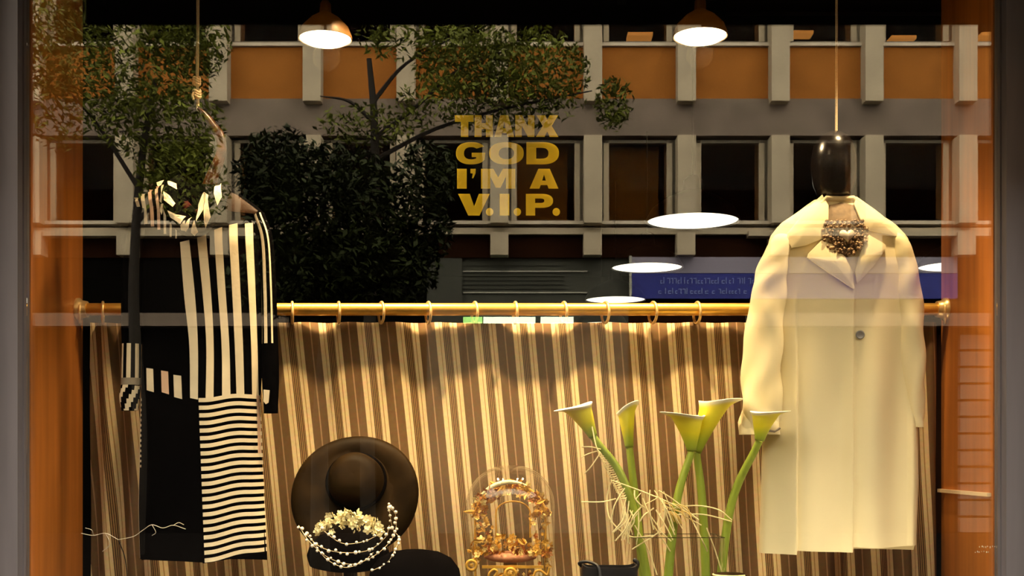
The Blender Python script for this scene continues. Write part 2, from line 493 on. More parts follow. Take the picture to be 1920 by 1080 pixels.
for i, x in enumerate(cols):
    shared('pier', pm, bl, (x, FY, up0)); shared('pier', pml, bl, (x, FY, lo0)); shared('stub', stub, bl, (x, FY - 0.05, RZ(482)))
    shared('pier', pm, bl, (x, FY, up0 + ST))
    if i == len(cols) - 1: break
    xc = x + bw / 2
    for k in (0, 1):
        shared('ochre_panel', panel, bl, (xc, FY, RZ(187) + k * ST))
        shared('window_sill', sillm, bl, (xc, FY, RZ(89) + k * ST))
    wu = shared('window', wf_up, bl, (xc, FY, RZ(82)))
    p_ = shared('pane', pane_up, wu, wu.location + bl.location); p_.location = (0, 0, 0)
    wl = shared('window', wf_lo, bl, (xc, FY, RZ(418)))
    shared('window_sill', sillm, bl, (xc, FY, RZ(422)))
    p_ = shared('pane', pane_lo, wl, (0, 0, 0)); p_.location = (0, 0, 0)
    if i in (18, 19, 24):
        q = shared('blind', blindm, wl, (0, 0, 0)); q.location = (0, 0, 0)
# ceiling lights inside the upper offices
for px, py, d in ((1199, 72, 1.1), (1690, 78, 1.2), (1858, 72, 1.0), (1500, 68, 2.6)):
    dd = VD + d
    x, z = RX(px, dd), RZ(py, dd)
    MB().box(x - 0.22, x + 0.22, FY - d - 0.16, FY - d + 0.16, z, z + 0.06).build('ceiling_light', M_officelight, bl)
# ground floor
g0, g1 = RZ(603), RZ(482)
MB().box(L0, RX(800), FY - 1.6, FY - 0.1, 0, g1).build('dark_shopfront', M_shopdark, bl)
MB().box(RX(800), RX(866), FY - 1.6, FY - 0.06, 0, g1).build('grey_pier', M_shopgrey, bl)
MB().box(RX(866), RX(1180), FY - 1.6, FY - 0.12, 0, g1).build('shop_blind', M_shopgrey, bl)
MB().box(RX(1180), L1, FY - 1.6, FY - 0.10, 0, g1).build('brown_shopfront', M_shopbrown, bl)
for y in (507, 547):
    MB().box(RX(868), RX(1102), FY - 0.12, FY - 0.09, RZ(y + 1.2), RZ(y - 1.2)).build('blind_rail', M_line, bl)
for y in (495, 515, 523, 531, 539):
    MB().box(RX(868), RX(1060), FY - 0.12, FY - 0.10, RZ(y + 1), RZ(y - 1)).build('blind_slat', M_shopgrey, bl)
for a, b_, m_ in ((868, 904, M_litgreen), (906, 1004, M_litshop), (1014, 1076, M_litshop)):
    MB().box(RX(a), RX(b_), FY - 0.12, FY - 0.08, RZ(605), RZ(593)).build('lit_window', m_, bl)
for a, b_ in ((-60, 540), (1400, 1990)):
    MB().box(RX(a), RX(b_), FY - 0.1, FY + 0.25, RZ(614), RZ(590)).build('canopy_ledge', M_band, bl)
    MB().box(RX(a), RX(b_), FY - 0.1, FY + 0.20, RZ(446), RZ(436)).build('upper_ledge', M_concrete, bl)
for i in range(14):
    z = RZ(1060) + i * 0.28
    MB().box(RX(1800), RX(2000), FY - 0.1, FY + 0.02, z, z + 0.24).build('shutter_slat', M_band, bl)
# blue sign with two rows of faint, unreadable lettering
sg = empty('shop_sign', (RX(1480), FY + 0.02, RZ(560)), 'long blue shop sign with faint pale lettering under a lilac board', 'sign')
MB().box(RX(1182), RX(1795), FY - 0.08, FY + 0.02, RZ(560), RZ(513)).build('sign_face', M_blue, sg)
MB().box(RX(1182), RX(1795), FY - 0.08, FY + 0.01, RZ(512), RZ(482)).build('sign_board', M_lilac, sg)
MB().box(RX(1180), RX(1184), FY - 0.08, FY + 0.05, RZ(565), RZ(480)).build('sign_edge', M_line, sg)
rl = MB(); rs = random.Random(3)
for (y0, y1, a, b_) in ((520, 532, 1238, 1412), (540, 551, 1234, 1398)):
    x = a
    while x < b_:
        wd = rs.uniform(3, 6)
        k = rs.randint(0, 3)
        ym = (y0 + y1) / 2
        if k == 0: rl.box(RX(x), RX(x + 1.4), FY + 0.02, FY + 0.03, RZ(y1), RZ(y0))
        if k in (1, 2):
            rl.box(RX(x), RX(x + wd), FY + 0.02, FY + 0.03, RZ(y1), RZ(y1 - 1.5)); rl.box(RX(x), RX(x + 1.4), FY + 0.02, FY + 0.03, RZ(y1), RZ(ym))
            rl.box(RX(x), RX(x + wd), FY + 0.02, FY + 0.03, RZ(ym + 1), RZ(ym - 0.5))
        if k == 3:
            rl.box(RX(x), RX(x + wd), FY + 0.02, FY + 0.03, RZ(y0 + 3), RZ(y0 + 1.5)); rl.box(RX(x + wd - 1.4), RX(x + wd), FY + 0.02, FY + 0.03, RZ(y1), RZ(y0 + 2))
        x += wd + (2.0 if rs.random() > 0.15 else 7)
rl.build('lettering', M_bluelit, sg)

# unseen houses added to keep open sky out of the dome's reflections
for sx, who in ((-1, 'added unseen brown house blocking open sky beyond the left side'), (1, 'added unseen brown house blocking open sky beyond the right side')):
    x0, x1 = sorted((sx * 30, sx * 36))
    e = empty('added_house', (sx * 33, -6, 0), who, 'building')
    MB().box(x0, x1, -18, 3.0, -0.1, 14).build('house_wall', M_shopbrown, e)
    hw = MB().box(-0.05, 0.05, -0.6, 0.6, 0, 1.6).mesh('window', M_winframe)
    for z in (1.2, 4.3, 7.4, 10.5):
        for y in (-13, -10, -7, -4, -1):
            shared('window', hw, e, (sx * 30, y, z))

# street trees, mirrored in the pane
def tree(label, base, trunk_pts, clusters, leaf_mat, seed, size, branches=()):
    r = random.Random(seed)
    t = empty('street_tree', base, label, 'tree', 'street trees across the road')
    b = MB()
    b.tube(bez(trunk_pts, 5), [0.11 - 0.075 * i / (5 * (len(trunk_pts) - 1)) for i in range(5 * (len(trunk_pts) - 1) + 1)], 7)
    b.build('trunk', M_bark, t, smooth=True)
    for br in branches:
        q = bez(br, 5)
        MB().tube(q, [0.035 * (1 - 0.8 * i / len(q)) for i in range(len(q))], 5).build('branch', M_bark, t, smooth=True)
    lf = MB()
    vs, fs = [], []
    for (c, rad, n) in clusters:
        c = Vector(c)
        for _ in range(n):
            while True:
                d = Vector((r.uniform(-1, 1), r.uniform(-1, 1), r.uniform(-1, 1)))
                if d.length < 1: break
            p = c + Vector((d.x * rad[0], d.y * rad[1], d.z * rad[2]))
            M = Euler((r.uniform(-1.0, 1.0), r.uniform(-1.0, 1.0), r.uniform(0, 6.3))).to_matrix()
            s_ = size * r.uniform(0.6, 1.3)
            o = len(vs)
            for q in ((-s_, 0, 0), (0, -s_ * 0.38, 0.1 * s_), (s_, 0, 0), (0, s_ * 0.38, 0.1 * s_)):
                vs.append(p + M @ Vector(q))
            fs.append((o, o + 1, o + 2)); fs.append((o, o + 2, o + 3))
    lf.add(vs, fs)
    o = lf.build('foliage', leaf_mat, t, fix=False)
    o['kind'] = 'stuff'
    return t
def TT(d):
    def T(px, py):
        v = P(px, py, d)
        return Vector((v.x, 2 * GLASS_Y - d, v.z))
    return T
def foot(T, px):
    v = T(px, 1000)
    return Vector((v.x, v.y, 0.0))
T = TT(16.0)
tx = foot(T, 255)
tree('dense dark street tree across the road, mirrored behind the striped dress', tx,
     [tx, T(262, 800), T(250, 560), T(262, 330), T(290, 150)],
     [(T(230, 110), (1.25, 1.0, 1.0), 2600), (T(90, 60), (0.75, 0.8, 0.8), 1000), (T(110, 200), (0.5, 0.6, 0.6), 500), (T(350, 70), (0.6, 0.8, 0.5), 900),
      (T(300, 230), (0.9, 0.9, 0.55), 1200), (T(345, 340), (0.6, 0.9, 0.6), 1000)],
     M_leaf2, 11, 0.06, [[T(255, 420), T(330, 330), T(400, 280)], [T(258, 350), T(180, 230), T(110, 150)]])
tx = foot(T, 690)
tree('slim street tree with feathery yellow green crown, mirrored above the yellow lettering', tx,
     [tx, T(690, 700), T(702, 400), T(702, 230), T(692, 110)],
     [(T(880, 115), (0.8, 0.8, 0.5), 2000), (T(1010, 130), (0.7, 0.7, 0.55), 1300), (T(920, 190), (1.3, 0.8, 0.36), 1300), (T(1150, 195), (0.28, 0.4, 0.36), 420), (T(740, 70), (0.5, 0.5, 0.3), 300),
      (T(700, 235), (0.8, 0.6, 0.25), 500)],
     M_leaf2, 12, 0.055, [[T(700, 260), T(780, 200), T(860, 130), T(960, 90)], [T(700, 190), T(760, 120), T(850, 70)], [T(702, 300), T(820, 240), T(960, 200), T(1110, 170)], [T(702, 230), T(655, 190), T(600, 180)]])
T = TT(12.4)
tx = foot(T, 600)
tree('low dark street tree with round crown, mirrored left of the yellow lettering', tx,
     [tx, T(600, 820), T(608, 640), T(620, 460)],
     [(T(620, 400), (0.9, 0.75, 0.7), 4200), (T(530, 330), (0.5, 0.6, 0.5), 1300), (T(700, 500), (0.7, 0.7, 0.5), 2800), (T(800, 330), (0.35, 0.5, 0.35), 700), (T(570, 520), (0.85, 0.7, 0.45), 2600), (T(800, 430), (0.28, 0.4, 0.35), 500)],
     M_leaf, 13, 0.055)

# ------------------------------------------------------------------ lamps
def pendant(x, y, z, rad, label, zc, shade_m, glow_m, deep, bulb=False, group=None):
    t = empty('pendant_lamp', (x, y, z), label, 'lamp', group)
    n = 40
    out = [(rad, 0.0), (rad * 0.985, deep * 0.12), (rad * 0.86, deep * 0.45), (rad * 0.55, deep * 0.78), (rad * 0.22, deep), (rad * 0.20, deep * 1.35), (rad * 0.10, deep * 1.5)]
    inn = [(rad * 0.10, deep * 1.45), (rad * 0.18, deep * 0.95), (rad * 0.50, deep * 0.73), (rad * 0.82, deep * 0.42), (rad * 0.955, deep * 0.12), (rad * 0.97, 0.0)]
    MB().lathe(out + inn, (x, y, z), n, closed=True).build('lamp_shade', shade_m, t, smooth=True)
    if bulb:
        MB().lathe([(0.0001, -rad * 0.20), (rad * 0.4, -rad * 0.17), (rad * 0.75, -rad * 0.09), (rad * 0.93, 0.001), (rad * 0.93, deep * 0.10), (rad * 0.6, deep * 0.4), (0.0001, deep * 0.5)], (x, y, z), n).build('bulb', glow_m, t, smooth=True)
    else:
        MB().lathe([(0.0001, 0.004), (rad * 0.95, 0.006), (rad * 0.95, 0.012), (0.0001, 0.016)], (x, y, z), n).build('diffuser', glow_m, t, smooth=True)
    MB().tube([(x, y, z + deep * 1.45), (x, y, zc)], 0.004 if not bulb else 0.0045, 8).build('cord', M_brass if bulb else M_cable, t)
    return t
for (px, py, wd, who) in ((610, 74, 101, 'glowing bronze pendant lamp at top left, between rope and yellow lettering'),
                          (1313, 69, 103, 'glowing bronze pendant lamp at top right, nearer the cream coat')):
    d = 3.42
    p = P(px, py, d)
    t = pendant(p.x, p.y, p.z, wd / 2 / F * d, who, 3.12, M_shade_b, M_bulb, 0.075, True, 'lamps in the display bay')
    ld = bpy.data.lights.new('bay_lamp_light', 'SPOT')
    ld.energy = BAY_LAMP_W; ld.color = (1.0, 0.70, 0.38); ld.spot_size = 2.6; ld.spot_blend = 0.8; ld.shadow_soft_size = 0.04
    lo = bpy.data.objects.new('bay_lamp_light', ld); C.objects.link(lo); lo.location = (p.x, p.y, p.z - 0.045); put(lo, t)
for (px, py, d, who) in ((1299, 416, 5.10, 'widest flat round pendant lamp, glowing left of the coat collar'),
                         (1213, 503, 6.60, 'second round pendant lamp in the receding row, over the blue sign'),
                         (1154, 563, 7.80, 'third round pendant lamp in the receding row, just above the brass rod'),
                         (1128, 609, 9.35, 'farthest round pendant lamp, half hidden behind the curtain top'),
                         (1790, 501, 6.60, 'round pendant lamp cut off by the right side wall, beside the coat')):
    p = P(px, py, d)
    pendant(p.x, p.y, p.z, 0.2, who, 3.12, M_shade_d, M_disc, 0.13, False, 'round pendant lamps in the dark shop')
# ceiling track rail; below it, unseen spotlights added to brighten the display
tr = empty('light_track', (0.6, 4.3, 3.08), 'thin dark ceiling track rail running behind the right lamp', 'track')
q0, q1 = P(1360, 26, 4.62), P(1785, 27, 4.62)
MB().box(q0.x, q1.x, 4.60, 4.64, q0.z, 3.12).build('rail', mat('dark_rail', (0.02, 0.012, 0.01), 0.4, 0.5), tr)
def spot(x, y, z, tgt, pw, label, size=1.0, col=(1.0, 0.70, 0.36)):
    t = empty('fill_spotlight', (x, y, z), label, 'fill_spotlight', 'added unseen spotlights above the display bay')
    dirv = (Vector(tgt) - Vector((x, y, z))).normalized()
    R = dirv.to_track_quat('-Z', 'Y').to_matrix()
    MB().lathe([(0.03, 0.0), (0.035, 0.02), (0.033, 0.10), (0.012, 0.13), (0.01, 0.12), (0.03, 0.09), (0.028, 0.0)], (x, y, z), 20, M=R, closed=True).build('housing', M_shade_d, t, smooth=True)
    MB().tube([(x, y, z + 0.06), (x, y, HEAD)], 0.008, 8).build('stem', M_cable, t)
    ld = bpy.data.lights.new('fill_spot_light', 'SPOT')
    ld.energy = pw; ld.color = col; ld.spot_size = size; ld.spot_blend = 0.8; ld.shadow_soft_size = 0.03
    lo = bpy.data.objects.new('fill_spot_light', ld); C.objects.link(lo)
    lo.location = Vector((x, y, z)) + dirv * 0.01
    lo.rotation_euler = dirv.to_track_quat('-Z', 'Y').to_euler()
    put(lo, t)
structure('trim_3', MB().box(-BX, BX, GLASS_Y + 0.03, GLASS_Y + 0.16, HEAD, HEAD + 0.04), M_dark)
spot(1.02, GLASS_Y + 0.07, 2.70, (0.98, 3.40, 1.22), SPOT_W * 0.62, 'added unseen spotlight above the cream coat', 0.95)
spot(-0.75, GLASS_Y + 0.09, 2.70, (-0.85, 3.42, 1.25), SPOT_W * 0.75, 'added unseen spotlight above the striped dress', 0.9)
spot(-0.38, GLASS_Y + 0.09, 2.70, (-0.30, 3.60, 1.45), SPOT_W * 1.5, 'added unseen spotlight above the brown hat', 1.35)
spot(0.34, GLASS_Y + 0.09, 2.70, (0.18, 3.60, 1.30), SPOT_W * 1.6, 'added unseen spotlight above the flower vase', 1.2)

def uplight(x, pw, label):  # unseen uplights added to brighten the lower part of the coat
    y, z = GLASS_Y + 0.06, PZ + 0.03
    t = empty('fill_uplight', (x, y, PZ), label, 'light', 'added unseen uplights on the display floor')
    MB().lathe([(0.0001, 0.0), (0.03, 0.0), (0.03, 0.025), (0.026, 0.025), (0.022, 0.006), (0.0001, 0.005)], (x, y, PZ), 20).build('housing', M_shade_d, t, smooth=True)
    ld = bpy.data.lights.new('fill_up_light', 'SPOT')
    ld.energy = pw; ld.color = (1.0, 0.78, 0.48); ld.spot_size = 1.5; ld.spot_blend = 1.0; ld.shadow_soft_size = 0.02
    lo = bpy.data.objects.new('fill_up_light', ld); C.objects.link(lo); lo.location = (x, y, z + 0.005)
    lo.rotation_euler = Vector((0, 0.3, 1.0)).to_track_quat('-Z', 'Y').to_euler()
    put(lo, t)
uplight(0.84, 4.2, 'added unseen uplight on the display floor below the left half of the coat')
uplight(1.06, 5.0, 'added unseen uplight on the display floor below the right half of the coat')

# ------------------------------------------------------------------ curtain, rod, rings
RODY, RODZ = 3.575, CAM_Z + (850 - 580) / F * 3.575
rd = empty('curtain_rod', (0, RODY, RODZ), 'long round brass curtain rod across the display bay', 'curtain rod')
MB().tube([(-BX + 0.012, RODY, RODZ), (0, RODY, RODZ), (BX - 0.012, RODY, RODZ)], 0.0185, 24).build('rod', M_brass, rd, smooth=True)
for s_ in (-1, 1):
    Mx = Matrix.Rotation(s_ * pi / 2, 3, 'Y')
    MB().lathe([(0.034, 0.0), (0.034, 0.008), (0.027, 0.014), (0.024, 0.03), (0.0186, 0.03), (0.0186, 0.0)], (s_ * (BX - 0.0005), RODY, RODZ), 28, M=Matrix.Rotation(-s_ * pi / 2, 3, 'Y'), closed=True).build('end_bracket', M_brass_ring, rd, smooth=True)
ring_me = MB()
rp = [Vector((0, 0.029 * cos(a), 0.031 * sin(a))) for a in [2 * pi * k / 36 for k in range(37)]]
ring_me = ring_me.tube(rp, 0.0042, 10, caps=False).mesh('curtain_ring', M_brass_ring, True)
ring_px = [150, 193, 300, 380, 460, 548, 635, 715, 803, 890, 966, 1057, 1135, 1224, 1307, 1400, 1480, 1560, 1640, 1772]
vis = [x for x in ring_px if not (240 < x < 500 or 1380 < x < 1740)]
where = ['leftmost', 'second from the left', 'first right of the striped dress'] + [ordinal(i) + ' right of the striped dress' for i in range(1, 9)] + ['last before the cream coat', 'rightmost, beside the wall']
wi = 0
for x in vis:
    o = bpy.data.objects.new('curtain_ring', ring_me); C.objects.link(o)
    v = P(x, 584, RODY)
    o.location = (v.x, RODY, RODZ - 0.010)
    o.rotation_euler = (random.uniform(-0.1, 0.1), 0, random.choice((1, 1, 1, -1)) * random.uniform(0.2, 0.42) * (1 if x < 1400 else -1))
    tag(o, 'brass curtain ring on the rod, ' + (where[wi] if wi < len(where) else 'number %d' % wi), 'curtain ring', 'curtain rings on the brass rod')
    wi += 1

CY = 3.60
ctop = CAM_Z + (850 - 604) / F * CY
cb = MB()
NX, NZ = 420, 26
X0, X1 = -BX + 0.022, BX - 0.022
rows, us = [], []
for j in range(NZ + 1):
    v = j / NZ
    z = ctop - v * (ctop - PZ - 0.03)
    row, ur = [], []
    for i in range(NX + 1):
        x = X0 + (X1 - X0) * i / NX
        px = x / CY * F + 960
        amp = 0.006 + 0.007 * v
        edge = max(0, (abs(x) - 0.85) / 0.45)
        y = CY + 0.012 + amp * sin(2 * pi * x / 0.33 + 0.8 * v) + amp * 0.5 * sin(2 * pi * x / 0.145 + 1.3) + edge * 0.014 * sin(2 * pi * x / 0.075)
        y += 0.004 * sin(9 * v + 3 * x)
        zz = z + (0.0012 * sin(2 * pi * x / 0.13) * (1 - v) ** 6)
        shear = lerp_table([(150, 0.085), (560, 0.10), (750, 0.10), (1000, 0.09), (1250, 0.07), (1500, 0.05), (1780, 0.035)], px - 40 * v)
        u = (x - shear * (ctop - z)) / 0.1168
        # aligned to the photograph: a wide pale stripe starts at px 668 along the top
        u -= ((668 - 960) / F * CY) / 0.1168
        row.append((x, y, zz)); ur.append((u, v))
    rows.append(row); us.append(ur)
cb.grid(rows)
me = bpy.data.meshes.new('curtain')
me.from_pydata([tuple(v) for v in cb.v], [], cb.f)
uvl = me.uv_layers.new(name='weave')
flat = [q for r in us for q in r]
for lp in me.loops: uvl.data[lp.index].uv = flat[lp.vertex_index]
me.polygons.foreach_set('use_smooth', [True] * len(me.polygons))
me.materials.append(M_curtain)
cu = bpy.data.objects.new('curtain', me); C.objects.link(cu)
sm = cu.modifiers.new('thickness', 'SOLIDIFY'); sm.thickness = 0.0025; sm.offset = 0
tag(cu, 'brown curtain with narrow cream and pink stripes hanging from the brass rod', 'curtain')

# ------------------------------------------------------------------ garments
class Garment:
    """a hollow body lofted between a left and a right outline"""
    def __init__(s, d, left, right, thick, top, bottom, fold):
        s.d, s.left, s.right, s.thick, s.top, s.bottom, s.fold = d, left, right, thick, top, bottom, fold
    def y(s, px, py):
        xl, xr = lerp_table(s.left, py), lerp_table(s.right, py)
        u = max(-1, min(1, (2 * px - xl - xr) / (xr - xl)))
        return s.d - lerp_table(s.thick, py) * (1 - u * u) ** 0.42 - s.fold(px, py) * (1 - u ** 8)
    def pt(s, px, py, off=0.0):
        v = P(px, py, s.d)
        return Vector((v.x, s.y(px, py) - off, v.z))
    def body(s, nr=70, nf=130, nb=24):
        rows = []
        for j in range(nr + 1):
            f = j / nr
            row = []
            for i in range(nf + 1):
                u = sin((i / nf - 0.5) * pi) * 0.45 + (2 * i / nf - 1) * 0.55
                pm_ = s.top(0.5 * (u + 1)) if callable(s.top) else s.top
                # px depends on py: two passes are enough
                py = pm_
                for _ in range(2):
                    xl, xr = lerp_table(s.left, py), lerp_table(s.right, py)
                    px = (xl + xr) / 2 + u * (xr - xl) / 2
                    py = pm_ + f * (s.bottom(px) - pm_)
                xl, xr = lerp_table(s.left, py), lerp_table(s.right, py)
                px = (xl + xr) / 2 + u * (xr - xl) / 2
                row.append(s.pt(px, py))
            for i in range(1, nb):
                a = i / nb
                u = cos(a * pi)
                py = s.top if not callable(s.top) else s.top(0.5 * (u + 1))
                py = py + f * (s.bottom((lerp_table(s.left, py) + lerp_table(s.right, py)) / 2) - py)
                xl, xr = lerp_table(s.left, py), lerp_table(s.right, py)
                px = (xl + xr) / 2 + u * (xr - xl) / 2
                v = P(px, py, s.d)
                row.append(Vector((v.x, s.d + lerp_table(s.thick, py) * 0.7 * (1 - u * u) ** 0.5, v.z)))
            rows.append(row)
        return rows
    def strip(s, mb, a, b, off, mi=0, n=40, m=4):
        """cloth laid between polyline a and polyline b (pixel tables), riding on the body"""
        ra, rb = bez([(x, y, 0) for x, y in a], 8), bez([(x, y, 0) for x, y in b], 8)
        def at(pl, t):
            k = t * (len(pl) - 1); i = min(int(k), len(pl) - 2)
            return pl[i].lerp(pl[i + 1], k - i)
        rows = []
        for j in range(n + 1):
            p, q = at(ra, j / n), at(rb, j / n)
            rows.append([s.pt(*(p.lerp(q, k / m)).xy, off) for k in range(m + 1)])
        mb.grid(rows, mi)
    def plate(s, poly, off, th, name, m_, parent, curve=0.0):
        pts = []
        for i, p in enumerate(poly):
            q = poly[(i + 1) % len(poly)]
            for k in range(6):
                pts.append((p[0] + (q[0] - p[0]) * k / 6, p[1] + (q[1] - p[1]) * k / 6))
        cx, cy = sum(p[0] for p in pts) / len(pts), sum(p[1] for p in pts) / len(pts)
        mb = MB(); rings = []
        for r in (1.0, 0.85, 0.65, 0.45, 0.25, 0.08):
            rings.append([s.pt(cx + (x - cx) * r, cy + (y - cy) * r, off + curve * (1 - r ** 2)) for x, y in pts])
        back = [v + Vector((0, th, 0)) for v in rings[0]]
        mb.grid([back] + rings, wrap=True)
        c = sum(rings[-1], Vector()) / len(pts)
        o = len(mb.v) - len(pts)
        mb.v.append(c)
        for k in range(len(pts)):
            mb.f.append([o + k, o + (k + 1) % len(pts), len(mb.v) - 1]); mb.m.append(0)
        return mb.build(name, m_, parent, smooth=True)

# ---- the striped dress
DD = 3.42
dfold = lambda px, py: 0.005 * sin((px - 0.05 * py) / 17.0) * min(1, max(0, (py - 480) / 200)) + 0.004 * sin(px / 31.0 + py / 140.0)
dress_g = Garment(DD,
    [(340, 322), (352, 300), (366, 270), (380, 250), (400, 256), (430, 268), (480, 269), (690, 267), (740, 266), (850, 263), (950, 261), (1060, 264)],
    [(340, 430), (352, 436), (366, 452), (385, 480), (400, 496), (430, 496), (560, 497), (690, 492), (760, 488), (850, 491), (950, 496), (1060, 502)],
    [(340, 0.03), (380, 0.045), (460, 0.065), (700, 0.06), (1060, 0.055)], lambda a: 350, 
    lambda px: 1047 + 4 * min(1, max(0, (px - 262) / 125)) if px < 390 else 1053 - 17 * (px - 390) / 112, dfold)
dr = empty('dress', P(385, 1050, DD), 'long black and cream striped dress hanging on a rope at left', 'dress')
b = MB(); rows = dress_g.body()
b.grid(rows, wrap=True)
b.build('bodice_and_skirt', M_black_cloth, dr, smooth=True, fix=True)
vs_ = [([(350, 462), (357, 560), (366, 650), (367, 748)], [(367, 458), (377, 560), (382, 650), (382, 751)]),
       ([(381, 452), (391, 560), (397, 650), (396, 752)], [(397, 446), (406, 560), (410, 650), (410, 750)]),
       ([(411, 438), (417, 540), (424, 650), (425, 749)], [(425, 432), (431, 540), (438, 650), (440, 747)]),
       ([(437, 428), (443, 540), (448, 650), (451, 746)], [(452, 424), (458, 540), (463, 650), (465, 744)]),
       ([(465, 424), (472, 540), (477, 650), (478, 742)], [(479, 422), (484, 540), (487, 650), (487.5, 742)])]
b = MB()
for i, (a, c) in enumerate(vs_): dress_g.strip(b, a, c, 0.0025, 1 if i in (1,) else 0)
b.build('vertical_stripe_panel', [M_cream, M_cream], dr, smooth=True, fix=False)
b = MB()
for i, (x0, x1, y0, y1) in enumerate(((283, 298, 692, 733), (312, 326, 697, 737), (335, 351, 705, 746))):
    dress_g.strip(b, [(x0, y0), (x0 + 1, y1)], [(x1 - 1, y0 + 2), (x1 + 0.5, y1 + 4)], 0.0025, 1 if i == 1 else 0, 8)
b.build('hip_stripe_panel', [M_cream, M_pinkcream], dr, smooth=True, fix=False)
b = MB()
NS = 22
for k in range(NS):
    ya = 742 + k * 14.05
    def hl(t, y): # one wavy line across the skirt
        x = 383 + (488.5 - 383) * t + (y - 745) / 300 * (12 + 0.5 * t)
        return (x, y + 5 * (1 - t) + 2.2 * sin(t * 7 + 0.6) - t * 3 - (y - 745) / 300 * t * 11)
    pa = [hl(t / 6, ya) for t in range(7)]; pb = [hl(t / 6, ya + 7.6) for t in range(7)]
    dress_g.strip(b, pa, pb, 0.0025, 0, 24, 2)
b.build('horizontal_stripe_panel', M_cream, dr, smooth=True, fix=False)
b = MB()
dress_g.strip(b, [(264.5, 745), (262.5, 850), (260.5, 950), (263.5, 1046)], [(268.5, 745), (267, 850), (264, 950), (265.5, 1046)], 0.0025, 0)
for k in range(14):
    y = 748 + k * 9.5
    dress_g.strip(b, [(268, y), (268, y + 4.5)], [(271, y), (271, y + 4.5)], 0.0025, 0, 2)
b.build('left_side_piping', M_cream, dr, smooth=True, fix=False)
b = MB()
dress_g.strip(b, [(484.5, 742), (487, 850)], [(488, 742), (491, 850)], 0.003, 0)
b.build('right_side_piping', M_pinkcream, dr, smooth=True, fix=False)
# left shoulder with near-vertical stripes
b = MB()
for k, (x0, x1, ya, yb) in enumerate(((251, 259, 371, 391), (265, 274, 364, 424), (279, 287, 356, 430), (292, 299, 350, 437), (304, 310, 347, 446), (315, 320, 345, 452), (325, 329, 347, 455))):
    dress_g.strip(b, [(x0 + 1, ya), (x0 + 7 + k, (ya + yb) / 2), (x0 + 10 + k, yb)], [(x1, ya), (x1 + 6 + k, (ya + yb) / 2), (x1 + 9 + k, yb)], 0.003, k in (2, 3))
b.build('shoulder_stripe_panel', [M_cream, M_pinkcream], dr, smooth=True, fix=False)
dress_g.plate([(432, 362), (447, 368), (487, 398), (484, 405), (440, 402), (430, 398)], 0.004, 0.004, 'satin_shoulder_patch', M_brownsilk, dr)
# the draped cowl collar: a twisted roll, banded black and cream
def dp(px, py, y): v = P(px, py, DD); return Vector((v.x, y, v.z))
cw = bez([dp(338, 338, DD), dp(327, 365, DD - 0.045), dp(338, 402, DD - 0.075), (dp(362, 432, DD - 0.095)), dp(388, 438, DD - 0.10), dp(408, 415, DD - 0.09), dp(422, 380, DD - 0.075), dp(428, 355, DD - 0.045), dp(420, 338, DD)], 12)
nC = 24
rad = [0.017 + 0.010 * sin(pi * i / (len(cw) - 1)) for i in range(len(cw))]
MB().tube(cw, rad, nC).build('cowl_collar', M_black_cloth, dr, smooth=True)
def cowl_y(v):                         # the front of the roll at this place
    k = min(range(len(cw)), key=lambda i: (cw[i].x - v.x) ** 2 + (cw[i].z - v.z) ** 2)
    d2 = (cw[k].x - v.x) ** 2 + (cw[k].z - v.z) ** 2
    px_, py_ = 960 + v.x / DD * F, 850 - (v.z - CAM_Z) / DD * F
    return min(cw[k].y - sqrt(max(rad[k] ** 2 - d2, 0)), dress_g.y(px_, py_)) - 0.010
chev = [[(262, 95), (300, 110), (305, 135), (275, 120)], [(262, 150), (290, 170), (318, 205), (312, 222), (270, 190)], [(290, 235), (330, 255), (368, 262), (350, 295), (305, 265)],
        [(388, 262), (385, 310), (370, 325), (360, 316)], [(405, 280), (418, 325), (400, 338), (390, 328)], [(425, 155), (445, 170), (465, 265), (445, 310), (438, 240)], [(423, 157), (436, 236), (412, 285), (407, 210)],
        [(462, 105), (490, 118), (502, 180), (488, 217), (472, 168)], [(220, 105), (246, 92), (240, 116), (228, 124)], [(243, 152), (262, 165), (256, 200), (243, 187)], [(250, 200), (270, 205), (258, 247), (250, 230)], [(350, 298), (368, 280), (372, 322), (350, 318)]]
b = MB()
for pl in chev:
    pts = []
    for i, (x, y) in enumerate(pl):
        x2, y2 = pl[(i + 1) % len(pl)]
        for k in range(4): pts.append((200 + (x + (x2 - x) * k / 4) / 2.16, 300 + (y + (y2 - y) * k / 4) / 2.16))
    cx, cy = sum(p[0] for p in pts) / len(pts), sum(p[1] for p in pts) / len(pts)
    rings = []
    for r_ in (1.0, 0.5):
        ring = []
        for x, y in pts:
            v = P(cx + (x - cx) * r_, cy + (y - cy) * r_, DD); v.y = cowl_y(v); ring.append(v)
        rings.append(ring)
    b.grid(rings, wrap=True)
    v = P(cx, cy, DD); v.y = cowl_y(v); b.v.append(v)
    o = len(b.v) - 1 - len(pts)
    for k in range(len(pts)): b.f.append([o + k, o + (k + 1) % len(pts), o + len(pts)]); b.m.append(0)
b.build('chevron_bands', M_cream, dr, smooth=True, fix=False)
cw2 = bez([dp(348, 345, DD + 0.0), dp(352, 385, DD - 0.04), dp(380, 412, DD - 0.065), dp(404, 385, DD - 0.045), dp(412, 345, DD)], 12)
b = MB(); b.tube(cw2, [0.010 + 0.006 * sin(pi * i / 48) for i in range(49)], 16, mfun=lambda i, k: 1 if (i + k * 0.5) % 10 < 3.4 else 0)
b.build('inner_cowl_fold', [M_black_cloth, mat('dark_red_lining', (0.03, 0.003, 0.003), 0.8, 0, 0.1, 20, 0, 0.05)], dr, smooth=True)
